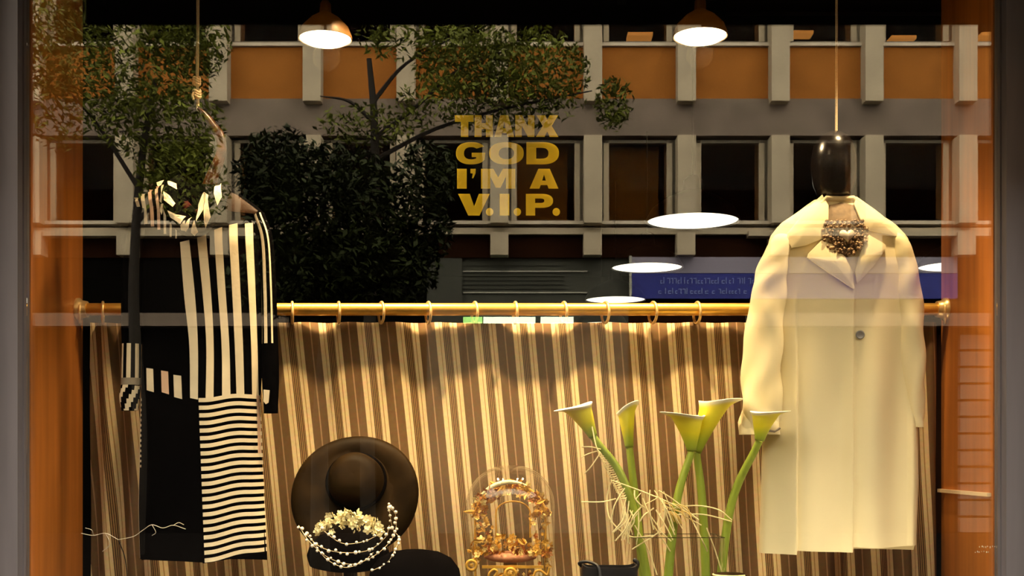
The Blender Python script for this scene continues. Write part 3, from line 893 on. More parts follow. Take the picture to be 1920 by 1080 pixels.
# sleeves
def tube_px(pts, rads, depth, n=20, flat=1.0, sub=8):
    ctr = bez([Vector((p[0], p[1], 0)) for p in pts], sub)
    rr = bez([Vector((r, r, 0)) for r in rads], sub)
    c3 = [P(c.x, c.y, depth) for c in ctr]
    return c3, [(r.x / F * depth, r.x / F * depth * flat) for r in rr]
c3, rr = tube_px([(268, 392), (258, 440), (250, 520), (248, 600), (247, 645)], [16, 19, 21, 20, 18], DD - 0.01)
MB().tube(c3, rr, 22, up=(0, -1, 0), flat=1).build('left_sleeve', M_black_cloth, dr, smooth=True)
c3, rr = tube_px([(247, 645), (246.5, 690), (246, 722)], [17.5, 18, 18], DD - 0.012)
cf = MB().tube(c3, rr, 28, mfun=lambda i, k: 1 if k % 4 < 2 else 0).build('left_cuff', [M_black_cloth, M_cream], dr, smooth=True)
c3, rr = tube_px([(246, 709), (246, 722)], [18.6, 18.6], DD - 0.012, sub=2)
MB().tube(c3, rr, 28).build('grey_cuff_band', M_grey_cloth, dr, smooth=True)
c3, rr = tube_px([(246, 722), (243, 745), (243, 770)], [18, 18.5, 15], DD - 0.012)
MB().tube(c3, rr, 28, mfun=lambda i, k: 1 if (k + i * 0.35) % 6 < 2.6 else 0).build('turned_cuff', [M_black_cloth, M_cream], dr, smooth=True)
c3, rr = tube_px([(484, 402), (499, 450), (504, 540), (506, 625), (507, 700), (508, 775)], [12, 13, 14, 14.5, 16, 13], DD - 0.012)
rs_ = MB().tube(c3, rr, 26, mfun=lambda i, k: 1 if (i < 26 and (k % 26 in (17, 18, 21, 14))) else 0).build('right_sleeve', [M_black_cloth, M_cream], dr, smooth=True)
yy = DD - 0.012 - 0.028
b = MB(); b.add([dp(500, 732, yy), dp(511, 733, yy), dp(509, 756, yy), dp(504, 759, yy), dp(500, 754, yy)], [(0, 1, 2, 3, 4)])
b.build('right_cuff_patch', M_cream, dr, solid=0.003)
# its hanger and rope
hg = empty('dress_hanger', P(400, 345, DD), 'dark glossy swan neck hanger holding the striped dress', 'hanger')
hp = bez([P(371, 203, DD), P(383, 214, DD), P(398, 234, DD), P(412, 258, DD), P(414, 288, DD), P(402, 322, DD), P(390, 356, DD)], 6)
MB().tube(hp, [0.004 + 0.011 * min(1, i / 16) + (0.006 * max(0, i - 26) / 10) for i in range(len(hp))], 16).build('neck', M_hanger, hg, smooth=True)
MB().tube(bez([P(290, 383, DD + 0.01), P(340, 366, DD + 0.01), P(385, 358, DD + 0.01), P(430, 370, DD + 0.01), P(470, 396, DD + 0.01)], 5), 0.009, 10).build('shoulder_bar', M_hanger, hg, smooth=True)
MB().tube([P(369, 196, DD), P(369, 206, DD), P(378, 211, DD)], 0.003, 8).build('hook', mat('steel_hook', (0.6, 0.55, 0.5), 0.3, 1), hg, smooth=True)
rp_ = empty('rope', P(369, 200, DD), 'knotted cream rope hanging at top left above the striped dress', 'rope')
top = P(370, 200, DD); 
MB().tube(bez([(top.x, DD, 3.12), P(371, 0, DD), P(370.5, 80, DD), P(370, 150, DD), P(371, 199, DD)], 8), 0.0045, 10).build('cord', M_rope, rp_, smooth=True)
def knot(px, py, r, seed):
    b = MB(); r_ = random.Random(seed)
    for k in range(3):
        pts = []
        for i in range(17):
            a = 2 * pi * i / 16 + k
            pts.append(P(px + r * cos(a), py + (k - 1) * 4.5 + 2.5 * sin(a * 2), DD - r / F * DD * sin(a)))
        b.tube(pts, 0.0042, 8, caps=False)
    return b.build('knot', M_rope, rp_, smooth=True)
knot(369, 152, 5.5, 1); knot(369, 176, 6.5, 2)
MB().tube(bez([P(366, 172, DD - 0.008), P(361, 178, DD - 0.01), P(363, 187, DD - 0.01)], 4), 0.0035, 8).build('rope_end', M_rope, rp_, smooth=True)

# ---- the cream coat
CD = 3.44
def sm(a, b_, x):
    t = max(0, min(1, (x - a) / (b_ - a))); return t * t * (3 - 2 * t)
def cfold(px, py):
    low = sm(520, 760, py)
    f = 0.018 * low * (1 - sm(1481, 1486, px)) * sm(1425, 1480, px)            # pleat left of 1483
    f += 0.010 * sm(545, 560, py) * (1 - sm(1583.5, 1586.5, px)) * sm(1520, 1580, px)   # overlapping front edge
    f += 0.013 * low * sin((px - 1500) / 15.5) * sm(1585, 1600, px)
    f += 0.010 * low * sin((px - 1480) / 19.0) * (1 - sm(1560, 1590, px))
    f += 0.016 * low * sm(1690, 1702, px)
    f += 0.003 * sin(px / 23.0 + py / 60.0)
    return f
coat_g = Garment(CD,
    [(372, 1531), (385, 1512), (400, 1492), (420, 1462), (445, 1443), (480, 1436), (560, 1440), (700, 1436), (800, 1430), (900, 1427), (1040, 1423)],
    [(372, 1604), (385, 1622), (400, 1643), (420, 1676), (445, 1700), (480, 1711), (560, 1708), (700, 1712), (800, 1718), (900, 1720), (1040, 1715)],
    [(372, 0.03), (420, 0.06), (500, 0.085), (800, 0.08), (1040, 0.075)], 376,
    lambda px: (1036 if px < 1483 else 1029 + (px - 1483) / 102 * 3) if px < 1585 else 1022 + 2 * sin((px - 1585) / 30), cfold)
ct = empty('coat', P(1575, 1035, CD), 'long cream coat with wide lapels hanging on a white string at right', 'coat')
b = MB(); b.grid(coat_g.body(80, 170, 24), wrap=True)
b.build('coat_body', M_coat, ct, smooth=True)
def sleeve(pts, rads, dy, name, flat=0.9):
    c3, rr = tube_px(pts, rads, CD - dy, flat=flat)
    for i, c in enumerate(c3):
        c.y += (dy + 0.01) * (1 - sm(0, 9, i))
    nr, n = len(c3), 36
    b = MB(); rows = []
    for i, (c, r) in enumerate(zip(c3, rr)):
        row = []
        for k in range(n):
            a = 2 * pi * k / n
            wv = 1 + 0.11 * sin(3 * a + 2.2 * sin(i * 0.35)) * sm(0, nr, i) + 0.03 * sin(i * 0.9 + 2 * a)
            row.append(c + Vector((r[0] * wv * cos(a), r[1] * wv * sin(a), 0)))
        rows.append(row)
    # turned-in hem
    rows.append([rows[-1][k].lerp(c3[-1], 0.10) for k in range(n)])
    rows.append([rows[-1][k] + Vector((0, 0, 0.06)) for k in range(n)])
    b.grid(rows, wrap=True)
    return b.build(name, M_coat, ct, smooth=True)
sleeve([(1476, 424), (1466, 450), (1450, 500), (1440, 560), (1431, 660), (1427, 750), (1426, 815)], [8, 20, 29, 33, 36, 38, 37.5], 0.035, 'left_sleeve', 1.0)
sleeve([(1672, 424), (1683, 450), (1694, 500), (1703, 580), (1709, 680), (1716, 760), (1719, 801)], [8, 18, 24, 26, 24, 16, 12], 0.03, 'right_sleeve', 1.3)
for (x, y) in ((1722, 768), (1722, 778)):
    v = P(x, y, CD - 0.03 - 0.024)
    MB().ball(v, 0.006, 10, 6, (1, 0.5, 1)).build('cuff_button', M_button, ct, smooth=True)
MB().tube([P(1440, 807, CD - 0.095), P(1452, 809, CD - 0.092), P(1462, 803, CD - 0.08)], 0.0035, 8).build('cuff_buckle', M_button, ct, smooth=True)
coat_g.plate([(1537, 369), (1505, 398), (1470, 442), (1466, 454), (1474, 472), (1500, 468), (1530, 456), (1541, 425), (1545, 392)], 0.012, 0.012, 'left_collar', M_coat, ct, 0.006)
coat_g.plate([(1601, 372), (1634, 396), (1672, 437), (1669, 450), (1645, 446), (1613, 441), (1600, 420), (1592, 390)], 0.012, 0.012, 'right_collar', M_coat, ct, 0.006)
coat_g.plate([(1527, 460), (1503, 484), (1501, 492), (1540, 522), (1583, 551), (1580, 520), (1566, 492), (1548, 470)], 0.015, 0.011, 'left_lapel', M_coat, ct, 0.005)
coat_g.plate([(1614, 450), (1645, 467), (1646, 474), (1620, 508), (1589, 541), (1585, 520), (1592, 492), (1603, 468)], 0.013, 0.010, 'right_lapel', M_coat, ct, 0.005)
MB().tube([coat_g.pt(1533, 388, 0.006), coat_g.pt(1545, 376, 0.004), coat_g.pt(1570, 378, 0.004), coat_g.pt(1594, 376, 0.004), coat_g.pt(1605, 388, 0.006)], 0.008, 10).build('neck_band', M_coat, ct, smooth=True)
coat_g.plate([(1548, 390), (1570, 385), (1592, 390), (1602, 415), (1603, 445), (1592, 478), (1572, 492), (1552, 476), (1540, 445), (1541, 415)], 0.004, 0.003, 'lining', M_coat_lining, ct, 0.004)
bt = coat_g.pt(1597, 633, 0.002)
MB().lathe([(0.0001, 0.0), (0.011, 0.0), (0.0125, 0.002), (0.0125, 0.004), (0.010, 0.005), (0.008, 0.0035), (0.0001, 0.0035)], bt, 20, M=Matrix.Rotation(pi / 2, 3, 'X')).build('button', mat('pearl_grey_button', (0.22, 0.22, 0.22), 0.3), ct, smooth=True)
# jewelled bib at the neck
nk = empty('necklace', coat_g.pt(1570, 445, 0.02), 'beaded bronze bib necklace with a heart at the coat neck', 'necklace')
bead = MB().ball((0, 0, 0), 0.0048, 8, 6).mesh('bead', mat('bronze_bead', (0.17, 0.10, 0.045), 0.3, 0.4, 0.3, 80), True)
bead2 = MB().ball((0, 0, 0), 0.0042, 8, 6).mesh('bead', mat('bright_bead', (0.45, 0.30, 0.17), 0.25, 0.2, 0.3, 80), True)
rr_ = random.Random(5)
for k in range(210):
    a = rr_.uniform(0, 2 * pi); q = sqrt(rr_.uniform(0.10, 1))
    x, y = 1570 + 41 * q * cos(a), 449 + 41 * q * sin(a)
    if y < 424 and abs(x - 1570) < 34: continue
    shared('bead', bead2 if rr_.random() < 0.22 else bead, nk, coat_g.pt(x, y, 0.014 + rr_.uniform(0, 0.008)), sc=rr_.uniform(0.7, 1.2))
hv = []
for i in range(40):
    t = 2 * pi * i / 40
    hv.append((1571 + 0.85 * 16 * sin(t) ** 3, 452 - 0.85 * (13 * cos(t) - 5 * cos(2 * t) - 2 * cos(3 * t) - cos(4 * t))))
coat_g.plate(hv[::2], 0.026, 0.008, 'heart', mat('dull_silver_heart', (0.55, 0.45, 0.33), 0.4, 0.2), nk, 0.008)
for k in range(9):
    x = 1538 + k * 8
    shared('chain_bead', bead, nk, coat_g.pt(x, 424 + 5 * sin(k / 8 * pi), 0.016), sc=1.2)
# head form hanger and string
ch = empty('coat_hanger', P(1565, 385, CD), 'glossy black head shaped hanger above the cream coat', 'hanger')
hc = P(1564, 314, CD)
k_ = CD / F
MB().lathe([(0.0001, -66 * k_), (18 * k_, -64 * k_), (31 * k_, -52 * k_), (39 * k_, -32 * k_), (43 * k_, -4 * k_), (43 * k_, 16 * k_), (38 * k_, 40 * k_), (27 * k_, 57 * k_), (12 * k_, 66 * k_), (0.0001, 68 * k_)], hc, 36).build('head_form', M_blackgloss, ch, smooth=True)
MB().tube([P(1567, 370, CD), P(1568, 400, CD)], 0.018, 14).build('neck', M_blackgloss, ch, smooth=True)
MB().tube(bez([P(1460, 430, CD), P(1520, 398, CD), P(1568, 392, CD), P(1615, 398, CD), P(1680, 430, CD)], 5), 0.010, 10).build('shoulder_bar', M_blackgloss, ch, smooth=True)
sp_ = P(1568, 248, CD)
st_ = MB().tube([(sp_.x, CD, 3.12), (sp_.x + 0.001, CD, 2.5), sp_], 0.0038, 8).build('string', M_rope, smooth=True)
tag(st_, 'pale string hanging from above to the black head shaped hanger', 'string')

# ------------------------------------------------------------------ yellow lettering on the pane
LY = GLASS_Y + 0.0085
lt = empty('window_lettering', P(950, 405, LY), 'yellow vinyl lettering stuck on the pane: THANX GOD I\'M A V.I.P.', 'lettering')
def letter(polys, x0, x1, y0, y1):
    """polys in a unit box (x right, y up); the first is the outline, any further ones are holes"""
    cv = bpy.data.curves.new('letter', 'CURVE'); cv.dimensions = '2D'; cv.fill_mode = 'BOTH'; cv.extrude = 0.0006
    for pl in polys:
        s_ = cv.splines.new('POLY'); s_.points.add(len(pl) - 1); s_.use_cyclic_u = True
        for p, (u, v) in zip(s_.points, pl):
            a, c = P(x0, y1, LY), P(x1, y0, LY)
            p.co = (a.x + (c.x - a.x) * u, a.z + (c.z - a.z) * v, 0, 1)
    tmp = bpy.data.objects.new('tmp', cv); C.objects.link(tmp)
    me = bpy.data.meshes.new_from_object(tmp)
    bpy.data.objects.remove(tmp)
    for v in me.vertices:
        v.co = (v.co.x, LY + 0.0008 - v.co.z, v.co.y)
    me.materials.clear(); me.materials.append(M_yellow)
    o = bpy.data.objects.new('letter', me); C.objects.link(o); put(o, lt)
def ell(cx, cy, rx, ry, a0=0, a1=2 * pi, n=36, pw=0.85):
    out = []
    for i in range(n + (0 if abs(a1 - a0 - 2 * pi) < 1e-6 else 1)):
        a = a0 + (a1 - a0) * i / n
        c, s_ = cos(a), sin(a)
        out.append((cx + rx * math.copysign(abs(c) ** pw, c), cy + ry * math.copysign(abs(s_) ** pw, s_)))
    return out
LT = [(0, 1), (0, 0.70), (0.32, 0.70), (0.32, 0), (0.72, 0), (0.72, 0.70), (1, 0.70), (1, 1)]
LH = [(0, 0), (0, 1), (0.38, 1), (0.38, 0.64), (0.62, 0.64), (0.62, 1), (1, 1), (1, 0), (0.62, 0), (0.62, 0.36), (0.38, 0.36), (0.38, 0)]
LA = [[(0, 0), (0.30, 1), (0.70, 1), (1, 0), (0.66, 0), (0.615, 0.18), (0.385, 0.18), (0.34, 0)], [(0.435, 0.40), (0.565, 0.40), (0.50, 0.72)]]
LN = [(0, 0), (0, 1), (0.36, 1), (0.66, 0.48), (0.66, 1), (1, 1), (1, 0), (0.66, 0), (0.34, 0.54), (0.34, 0)]
LX = [(0, 0), (0.30, 0.51), (0.02, 1), (0.40, 1), (0.50, 0.78), (0.61, 1), (0.98, 1), (0.70, 0.51), (1, 0), (0.61, 0), (0.50, 0.25), (0.38, 0)]
LG = [ell(0.5, 0.5, 0.5, 0.5, 0.62, 2 * pi - 0.55, 32) + [(0.96, 0.52), (0.52, 0.52), (0.52, 0.33), (0.66, 0.33), (0.66, 0.235)] +
      ell(0.5, 0.5, 0.24, 0.28, 2 * pi - 1.0, 0.80, 26)]
LO = [ell(0.5, 0.5, 0.5, 0.5), ell(0.5, 0.5, 0.22, 0.27)]
LD = [[(0, 0), (0, 1), (0.48, 1)] + ell(0.48, 0.5, 0.52, 0.5, pi / 2, -pi / 2, 20)[1:-1] + [(0.48, 0)],
      [(0.30, 0.25), (0.30, 0.75), (0.46, 0.75)] + ell(0.46, 0.5, 0.22, 0.25, pi / 2, -pi / 2, 14)[1:-1] + [(0.46, 0.25)]]
LI = [(0, 0), (0, 1), (1, 1), (1, 0)]
LQ = [(0, 1), (1, 1), (0.95, 0.55), (0.55, 0), (0.3, 0), (0.45, 0.5), (0, 0.55)]
LM = [(0, 0), (0, 1), (0.36, 1), (0.50, 0.55), (0.64, 1), (1, 1), (1, 0), (0.73, 0), (0.73, 0.62), (0.57, 0.05), (0.43, 0.05), (0.27, 0.62), (0.27, 0)]
LV = [(0, 1), (0.32, 0), (0.68, 0), (1, 1), (0.66, 1), (0.51, 0.42), (0.37, 1)]
LP = [[(0, 0), (0, 1), (0.58, 1)] + ell(0.58, 0.68, 0.42, 0.32, pi / 2, -pi / 2, 18)[1:-1] + [(0.58, 0.36), (0.34, 0.36), (0.34, 0)],
      [(0.34, 0.58), (0.34, 0.79), (0.55, 0.79)] + ell(0.55, 0.685, 0.13, 0.105, pi / 2, -pi / 2, 10)[1:-1] + [(0.55, 0.58)]]
DOT = ell(0.5, 0.5, 0.5, 0.5, pw=1.0, n=20)
a, c = 216, 256.5
letter([LT], 853, 888, a, c); letter([LH], 890, 924, a, c); letter(LA, 927, 964, a, c); letter([LN], 966, 1002, a, c); letter([LX], 1005, 1047, a, c)
a, c = 266.5, 308
letter(LG, 855, 912, a, c); letter(LO, 917, 982, a, c); letter(LD, 987, 1048, a, c)
a, c = 316.5, 353.5
letter([LI], 857, 875, a, c); letter([LQ], 882, 892, a, 334); letter([LM], 902, 966, a, c); letter(LA, 993, 1047, a, c)
a, c = 363.5, 404
letter([LV], 859, 918, a, c); letter([DOT], 911, 925, 390, 404.5); letter([LI], 937, 955, a, c); letter([DOT], 963, 977, 390, 404.5); letter(LP, 986, 1037, a, c); letter([DOT], 1036, 1050, 390, 404.5)
# faint small marks low on the right of the pane
mk = MB(); rs = random.Random(9)
for (y0, xa, xb) in ((1024, 1836, 1870), (1034, 1828, 1856)):
    x = xa
    while x < xb:
        v = P(x, y0 + rs.uniform(-1, 1), LY); h = rs.uniform(1.5, 4.5) * LY / F; w_ = rs.uniform(1, 2) * LY / F
        mk.box(v.x, v.x + w_, LY, LY + 0.0006, v.z - h, v.z); x += rs.uniform(3, 5)
o = mk.build('small_lettering', mat('white_vinyl', (0.7, 0.65, 0.55), 0.6)); tag(o, 'tiny worn white lettering low on the right edge of the pane', 'lettering')

# ------------------------------------------------------------------ hats
def stand(px, z_top, d, label, r=0.008):
    x = (px - 960) / F * d
    t = empty('hat_stand', (x, d, PZ), label, 'stand', 'hat stands')
    MB().lathe([(0.0001, 0.0), (0.055, 0.0), (0.055, 0.008), (0.012, 0.016), (r, 0.03), (r, z_top - PZ), (0.0001, z_top - PZ)], (x, d, PZ), 24).build('post', M_cable, t, smooth=True)
    return t
# wide-brimmed brown hat, shown upright with its crown to the street
HD = 3.47
hk = HD / F
hc = P(664, 926, HD)
ht = empty('brown_hat', hc, 'wide brimmed dark brown felt hat standing upright on a stand', 'hat')
prof = [(119, -10), (118, -5), (112, 1), (95, 4), (75, 1), (60, -1), (54, 4), (51, 20), (47, 42), (38, 58), (22, 65), (0.01, 63),
        (0.01, 59), (20, 60), (34, 54), (43, 40), (47, 18), (50, -2), (60, -6), (76, -4), (95, -2), (112, -6)]
rotH = Matrix.Rotation(pi / 2 - 0.30, 3, 'X')
vsr = []
b = MB()
nH = 72
rows = []
for r, z in prof:
    row = []
    for k in range(nH):
        a = 2 * pi * k / nH
        wv = 1 + 0.02 * sin(2 * a + 0.7) * (r / 119)
        zz = z + (5 * sin(3 * a + 0.5) + 4 * sin(2 * a)) * max(0, (r - 60) / 60) ** 1.5
        off = (4 if r < 70 else 0)
        row.append(hc + rotH @ Vector(((r * wv * cos(a) + off) * hk, (r * wv * sin(a) + (22 if r < 60 else 22 * max(0, 1 - (r - 60) / 40))) * hk, zz * hk)))
    rows.append(row)
b.grid(rows + [rows[0]], wrap=True)
b.build('felt_brim_and_crown', M_felt, ht, smooth=True)
bd = []
for k in range(41):
    a = 2 * pi * k / 40
    bd.append(hc + rotH @ Vector(((54 * cos(a) + 4) * hk, (54 * sin(a) + 22) * hk, 9 * hk)))
MB().tube(bd, (0.006), 8, caps=False).build('hat_band', M_blackfelt, ht, smooth=True)
stand(664, P(664, 905, HD).z - 0.02, HD + 0.015, 'thin black stand behind the upright brown hat')

# black cocktail hat with ivory blossoms and pearl strands
KD = 3.36
kk = KD / F
kc = P(652, 1010, KD)
kh = empty('cocktail_hat', kc, 'small round black hat topped with ivory blossoms, below the brown hat', 'hat')
MB().lathe([(0.0001, 18), (30, 15), (55, 4), (72, -14), (78, -32), (74, -50), (55, -56), (0.0001, -57)][::-1] and [(r * kk, z * kk) for r, z in [(0.0001, -57), (55, -56), (74, -50), (78, -32), (72, -14), (55, 4), (30, 15), (0.0001, 18)]],
           kc, 40, M=Matrix.Rotation(0.25, 3, 'X') @ Matrix.Diagonal((1, 0.6, 1))).build('crown', M_blackfelt, kh, smooth=True)
def petal_mesh(name, n, r, m_, cup=0.5, width=0.42, centre=True):
    b = MB()
    for k in range(n):
        a = 2 * pi * k / n
        R = Matrix.Rotation(a, 3, 'Z')
        pts = [(0, 0, 0), (r * 0.5, -r * width, r * cup * 0.4), (r * 0.95, -r * width * 0.4, r * cup), (r * 1.02, 0, r * cup * 1.05), (r * 0.95, r * width * 0.4, r * cup), (r * 0.5, r * width, r * cup * 0.4)]
        b.add([R @ Vector(p) for p in pts], [(0, 1, 2, 3), (0, 3, 4, 5)])
    if centre: b.ball((0, 0, r * 0.2), r * 0.25, 6, 4)
    return b.mesh(name, m_, False, 0, False)
blossom = petal_mesh('blossom', 5, 0.0125, M_ivory)
rs = random.Random(21)
for k in range(85):
    t = rs.uniform(-1, 1); u = rs.uniform(-1, 1)
    px = 655 + 62 * t
    py = 978 - 20 * sqrt(max(0, 1 - t * t)) * (0.5 + 0.5 * u) + 14 * abs(t) + rs.uniform(-6, 12)
    shared('blossom', blossom, kh, P(px, py, KD - 0.055 - 0.03 * rs.random()), (rs.uniform(0.5, 1.9), rs.uniform(-0.6, 0.6), rs.uniform(0, 6)), rs.uniform(0.6, 1.25))
for k in range(26):
    px = 590 + rs.uniform(-12, 130); py = 985 + rs.uniform(-14, 22)
    shared('blossom', blossom, kh, P(px, py, KD - 0.09), (rs.uniform(0.8, 1.6), 0, rs.uniform(0, 6)), rs.uniform(0.35, 0.55))
stand(652, P(652, 1060, KD).z, KD, 'short black stand under the small black hat', 0.012)
pearl = MB().ball((0, 0, 0), 0.0052, 8, 6).mesh('pearl', M_bead, True)
strands = [[(560, 985), (580, 1015), (615, 1045), (660, 1058), (705, 1040), (738, 1005), (742, 968), (728, 945)],
           [(572, 1000), (600, 1025), (640, 1036), (690, 1032), (722, 1008), (730, 985)],
           [(587, 1016), (612, 1048), (648, 1064), (682, 1052), (700, 1036)],
           [(728, 945), (736, 990), (748, 1010), (735, 1042), (722, 1058), (698, 1070)],
           [(600, 990), (640, 1018), (680, 1016), (715, 1000)]]
for i, s_ in enumerate(strands):
    dd = KD - 0.095 - 0.006 * i
    lb = ['long outer', 'short inner', 'lowest', 'dangling right', 'topmost'][i] + ' pearl strand draped round the small black hat'
    t = empty('pearl_strand', P(*s_[len(s_) // 2], dd), lb, 'beads', 'pearl strands on the small black hat')
    c = bez([P(x, y, dd + (0.05 if x < 575 or x > 735 else 0)) for x, y in s_], 10)
    MB().tube(c, 0.0008, 5).build('thread', M_rope, t)
    L, last = 0, 0
    nxt = 0
    for p, q in zip(c, c[1:]):
        L += (q - p).length
        if L >= nxt:
            shared('pearl', pearl, t, q + Vector((rs.uniform(-1, 1), 0, rs.uniform(-1, 1))) * 0.004, sc=rs.uniform(0.6, 1.1)); nxt = L + rs.uniform(0.010, 0.02)
# the lower black hat
bd_ = 3.29
bh = empty('black_hat', P(780, 1100, bd_), 'round black felt hat cut off by the bottom edge, left of the glass dome', 'hat')
bk = bd_ / F
bc = P(778, 1110, bd_)
MB().lathe([(r * bk, z * bk) for r, z in [(90, -30), (92, -26), (91, -18), (88, -10), (88, 18), (83, 44), (68, 64), (44, 76), (16, 80), (0.001, 80)]], bc, 48, M=Matrix.Diagonal((1, 0.58, 1))).build('crown_and_brim', M_blackfelt, bh, smooth=True)
MB().tube([bc + Vector((89.5 * bk * cos(a), 0.58 * 89.5 * bk * sin(a), 0)) for a in [2 * pi * k / 40 for k in range(41)]], 0.006, 8, caps=False).build('hat_band', M_black_cloth, bh, smooth=True)
stand(778, bc.z - 30 * bk, bd_, 'short black stand under the lower black hat', 0.014)

# ------------------------------------------------------------------ glass dome with the gilded wedding ornament
GD = 3.42
gk = GD / F
gx = P(957, 850, GD).x
gb = PZ + 0.065
gd = empty('glass_dome', (gx, GD, PZ), 'tall clear glass dome covering a gilded flower ornament', 'dome')
gtop = P(957, 872, GD).z
R_ = 83 * gk
prof = [(R_, gb)]
for i in range(13):
    a = i / 12 * pi / 2
    prof.append((max(0.0001, R_ * cos(a) ** 0.9), gtop - R_ * 0.92 + R_ * 0.92 * sin(a)))
prof_in = [(max(0.0001, r - 0.003), z - (0.003 if z > gb + 0.2 else 0)) for r, z in prof][::-1]
MB().lathe([(r, z) for r, z in prof + prof_in], (gx, GD, 0), 56).build('glass_cover', M_thin, gd, smooth=True)
MB().lathe([(0.0001, 0), (R_ + 0.025, 0), (R_ + 0.025, 0.03), (R_ + 0.01, 0.045), (R_ + 0.008, 0.064), (0.0001, 0.064)], (gx, GD, PZ), 48).build('base', M_platform, gd, smooth=True)

go = empty('gilded_ornament', (gx, GD, gb), 'gilded flower arch on a pink cushion inside the glass dome', 'ornament')
fl_g = petal_mesh('gilt_flower', 6, 0.0095, M_gold, 0.35)
fl_p = petal_mesh('pale_flower', 5, 0.0095, M_gilt_pale, 0.4)
fl_c = petal_mesh('copper_flower', 5, 0.010, M_copper, 0.4)
lf_b = MB()
lf_b.add([(0, 0, 0), (0.008, -0.006, 0.002), (0.02, -0.004, 0.004), (0.028, 0, 0.001), (0.02, 0.004, 0.004), (0.008, 0.006, 0.002)], [(0, 1, 2, 3), (0, 3, 4, 5)])
lf_g = lf_b.mesh('gilt_leaf', M_gold, False, 0, False)
rs = random.Random(31)
def go_put(px, py, sc=1.0, dep=0.0):
    m_, n_ = rs.choice(((fl_g, 'flower'), (fl_p, 'flower'), (fl_g, 'flower'), (lf_g, 'leaf'), (lf_g, 'leaf'), (fl_c, 'flower'), (fl_p, 'flower')))
    shared(n_, m_, go, P(px, py, GD + dep), (rs.uniform(0.9, 2.2), rs.uniform(-0.7, 0.7), rs.uniform(0, 6.28)), sc * rs.uniform(0.6, 1.15))
# arch of flowers
for k in range(210):
    a = pi * rs.random()
    q = rs.uniform(0.62, 1.03)
    q = q * 0.86 + 0.12; px = 957 + 74 * q * cos(a); py = 968 - 64 * q * sin(a) + (0)
    go_put(px, py, 1.1, rs.uniform(-0.04, 0.03))
for k in range(56):
    s_ = rs.choice((-1, 1)); go_put(957 + s_ * rs.uniform(34, 70), rs.uniform(962, 1008), 0.85, rs.uniform(-0.04, 0.03))
for k in range(120):
    t = rs.uniform(-1, 1)
    go_put(957 + 76 * t, 1018 + rs.uniform(-14, 20) + 10 * t * t, 1.15, rs.uniform(-0.06, -0.01))
for k in range(30):
    t = rs.choice((-1, 1)) * rs.uniform(0.75, 1.0)
    go_put(957 + 74 * t, rs.uniform(1025, 1060), 0.8, rs.uniform(-0.05, 0.0))
for k in range(16):
    go_put(957 + rs.uniform(-50, 60), 1078 + rs.uniform(-8, 8), 1.0, -0.05)
rb_ = [P(957 + 70 * cos(a), 972 - 68 * sin(a), GD - 0.035) for a in [pi * (0.36 + 0.46 * k / 18) for k in range(19)]]
MB().tube(rb_, [0.002 + 0.005 * sin(pi * k / 18) for k in range(19)], 8).build('satin_ribbon', M_ivory, go, smooth=True)
# gilt arch wire, cushion, bar, medallions
aw_ = [P(957 + 66 * cos(a), 968 - 60 * sin(a), GD) for a in [pi * k / 24 for k in range(25)]]
MB().tube([P(1023, 1090, GD)] + aw_ + [P(891, 1090, GD)], 0.0035, 8).build('arch_wire', M_gold, go, smooth=True)
aw2 = [P(962 + 32 * cos(a), 962 - 22 * sin(a), GD - 0.01) for a in [pi * k / 16 for k in range(17)]]
MB().tube([P(994, 1008, GD - 0.01)] + aw2 + [P(930, 1008, GD - 0.01)], 0.0025, 8).build('inner_arch_wire', M_gold, go, smooth=True)
MB().ball(P(957, 1044, GD + 0.0), 1.0, 24, 12, (50 * gk, 0.05, 11 * gk)).build('cushion', M_pinkvelvet, go, smooth=True)
MB().box(P(905, 0, GD).x, P(1018, 0, GD).x, GD - 0.075, GD - 0.068, P(0, 1061, GD).z, P(0, 1056, GD).z).build('gilt_bar', M_gold, go)
for (x, y, r) in ((884, 1060, 11), (957, 1076, 12)):
    c = P(x, y, GD - 0.08)
    ring = [c + Vector((r * 0.8 * gk * cos(a), 0, r * 0.8 * gk * sin(a))) for a in [2 * pi * k / 24 for k in range(25)]]
    o = MB().tube(ring, 0.0045, 8, caps=False).ball(c, 0.006, 10, 6, (1, 0.5, 1)).build('medallion', M_gold, go, smooth=True)
for (pts) in ([(915, 1085), (918, 1074), (926, 1068), (932, 1072), (926, 1082)], [(1000, 1085), (1004, 1072), (1014, 1070), (1026, 1078), (1030, 1064)]):
    MB().tube(bez([P(x, y, GD - 0.075) for x, y in pts], 5), 0.0035, 8).build('scroll', M_gold, go, smooth=True)
MB().tube([P(957, 1056, GD), (gx, GD, gb)], 0.02, 12).build('pedestal', M_gold, go, smooth=True)

# ------------------------------------------------------------------ vase, calla lilies, raffia
VDp = 3.38
vk = VDp / F
va = empty('glass_vase', (P(1270, 0, VDp).x, VDp, PZ), 'square clear glass vase holding yellow calla lilies', 'vase')
x0, x1 = P(1182, 0, VDp - 0.06).x, P(1357, 0, VDp - 0.06).x
zt = P(0, 1008, VDp - 0.06).z
b = MB(); th = 0.005
ya, yb = VDp - 0.08, VDp + 0.08
b.box(x0, x1, ya, ya + th, PZ + 0.001, zt); b.box(x0, x1, yb - th, yb, PZ + 0.001, zt)
b.box(x0, x0 + th, ya + th, yb - th, PZ + 0.001, zt); b.box(x1 - th, x1, ya + th, yb - th, PZ + 0.001, zt)
b.box(x0 + th, x1 - th, ya + th, yb - th, PZ + 0.001, PZ + 0.016)
b.build('glass_walls', M_thin, va)
M_rim = mat('dark_glass_edge', (0.05, 0.045, 0.02), 0.15, 0, 0.1, 30)
b = MB()
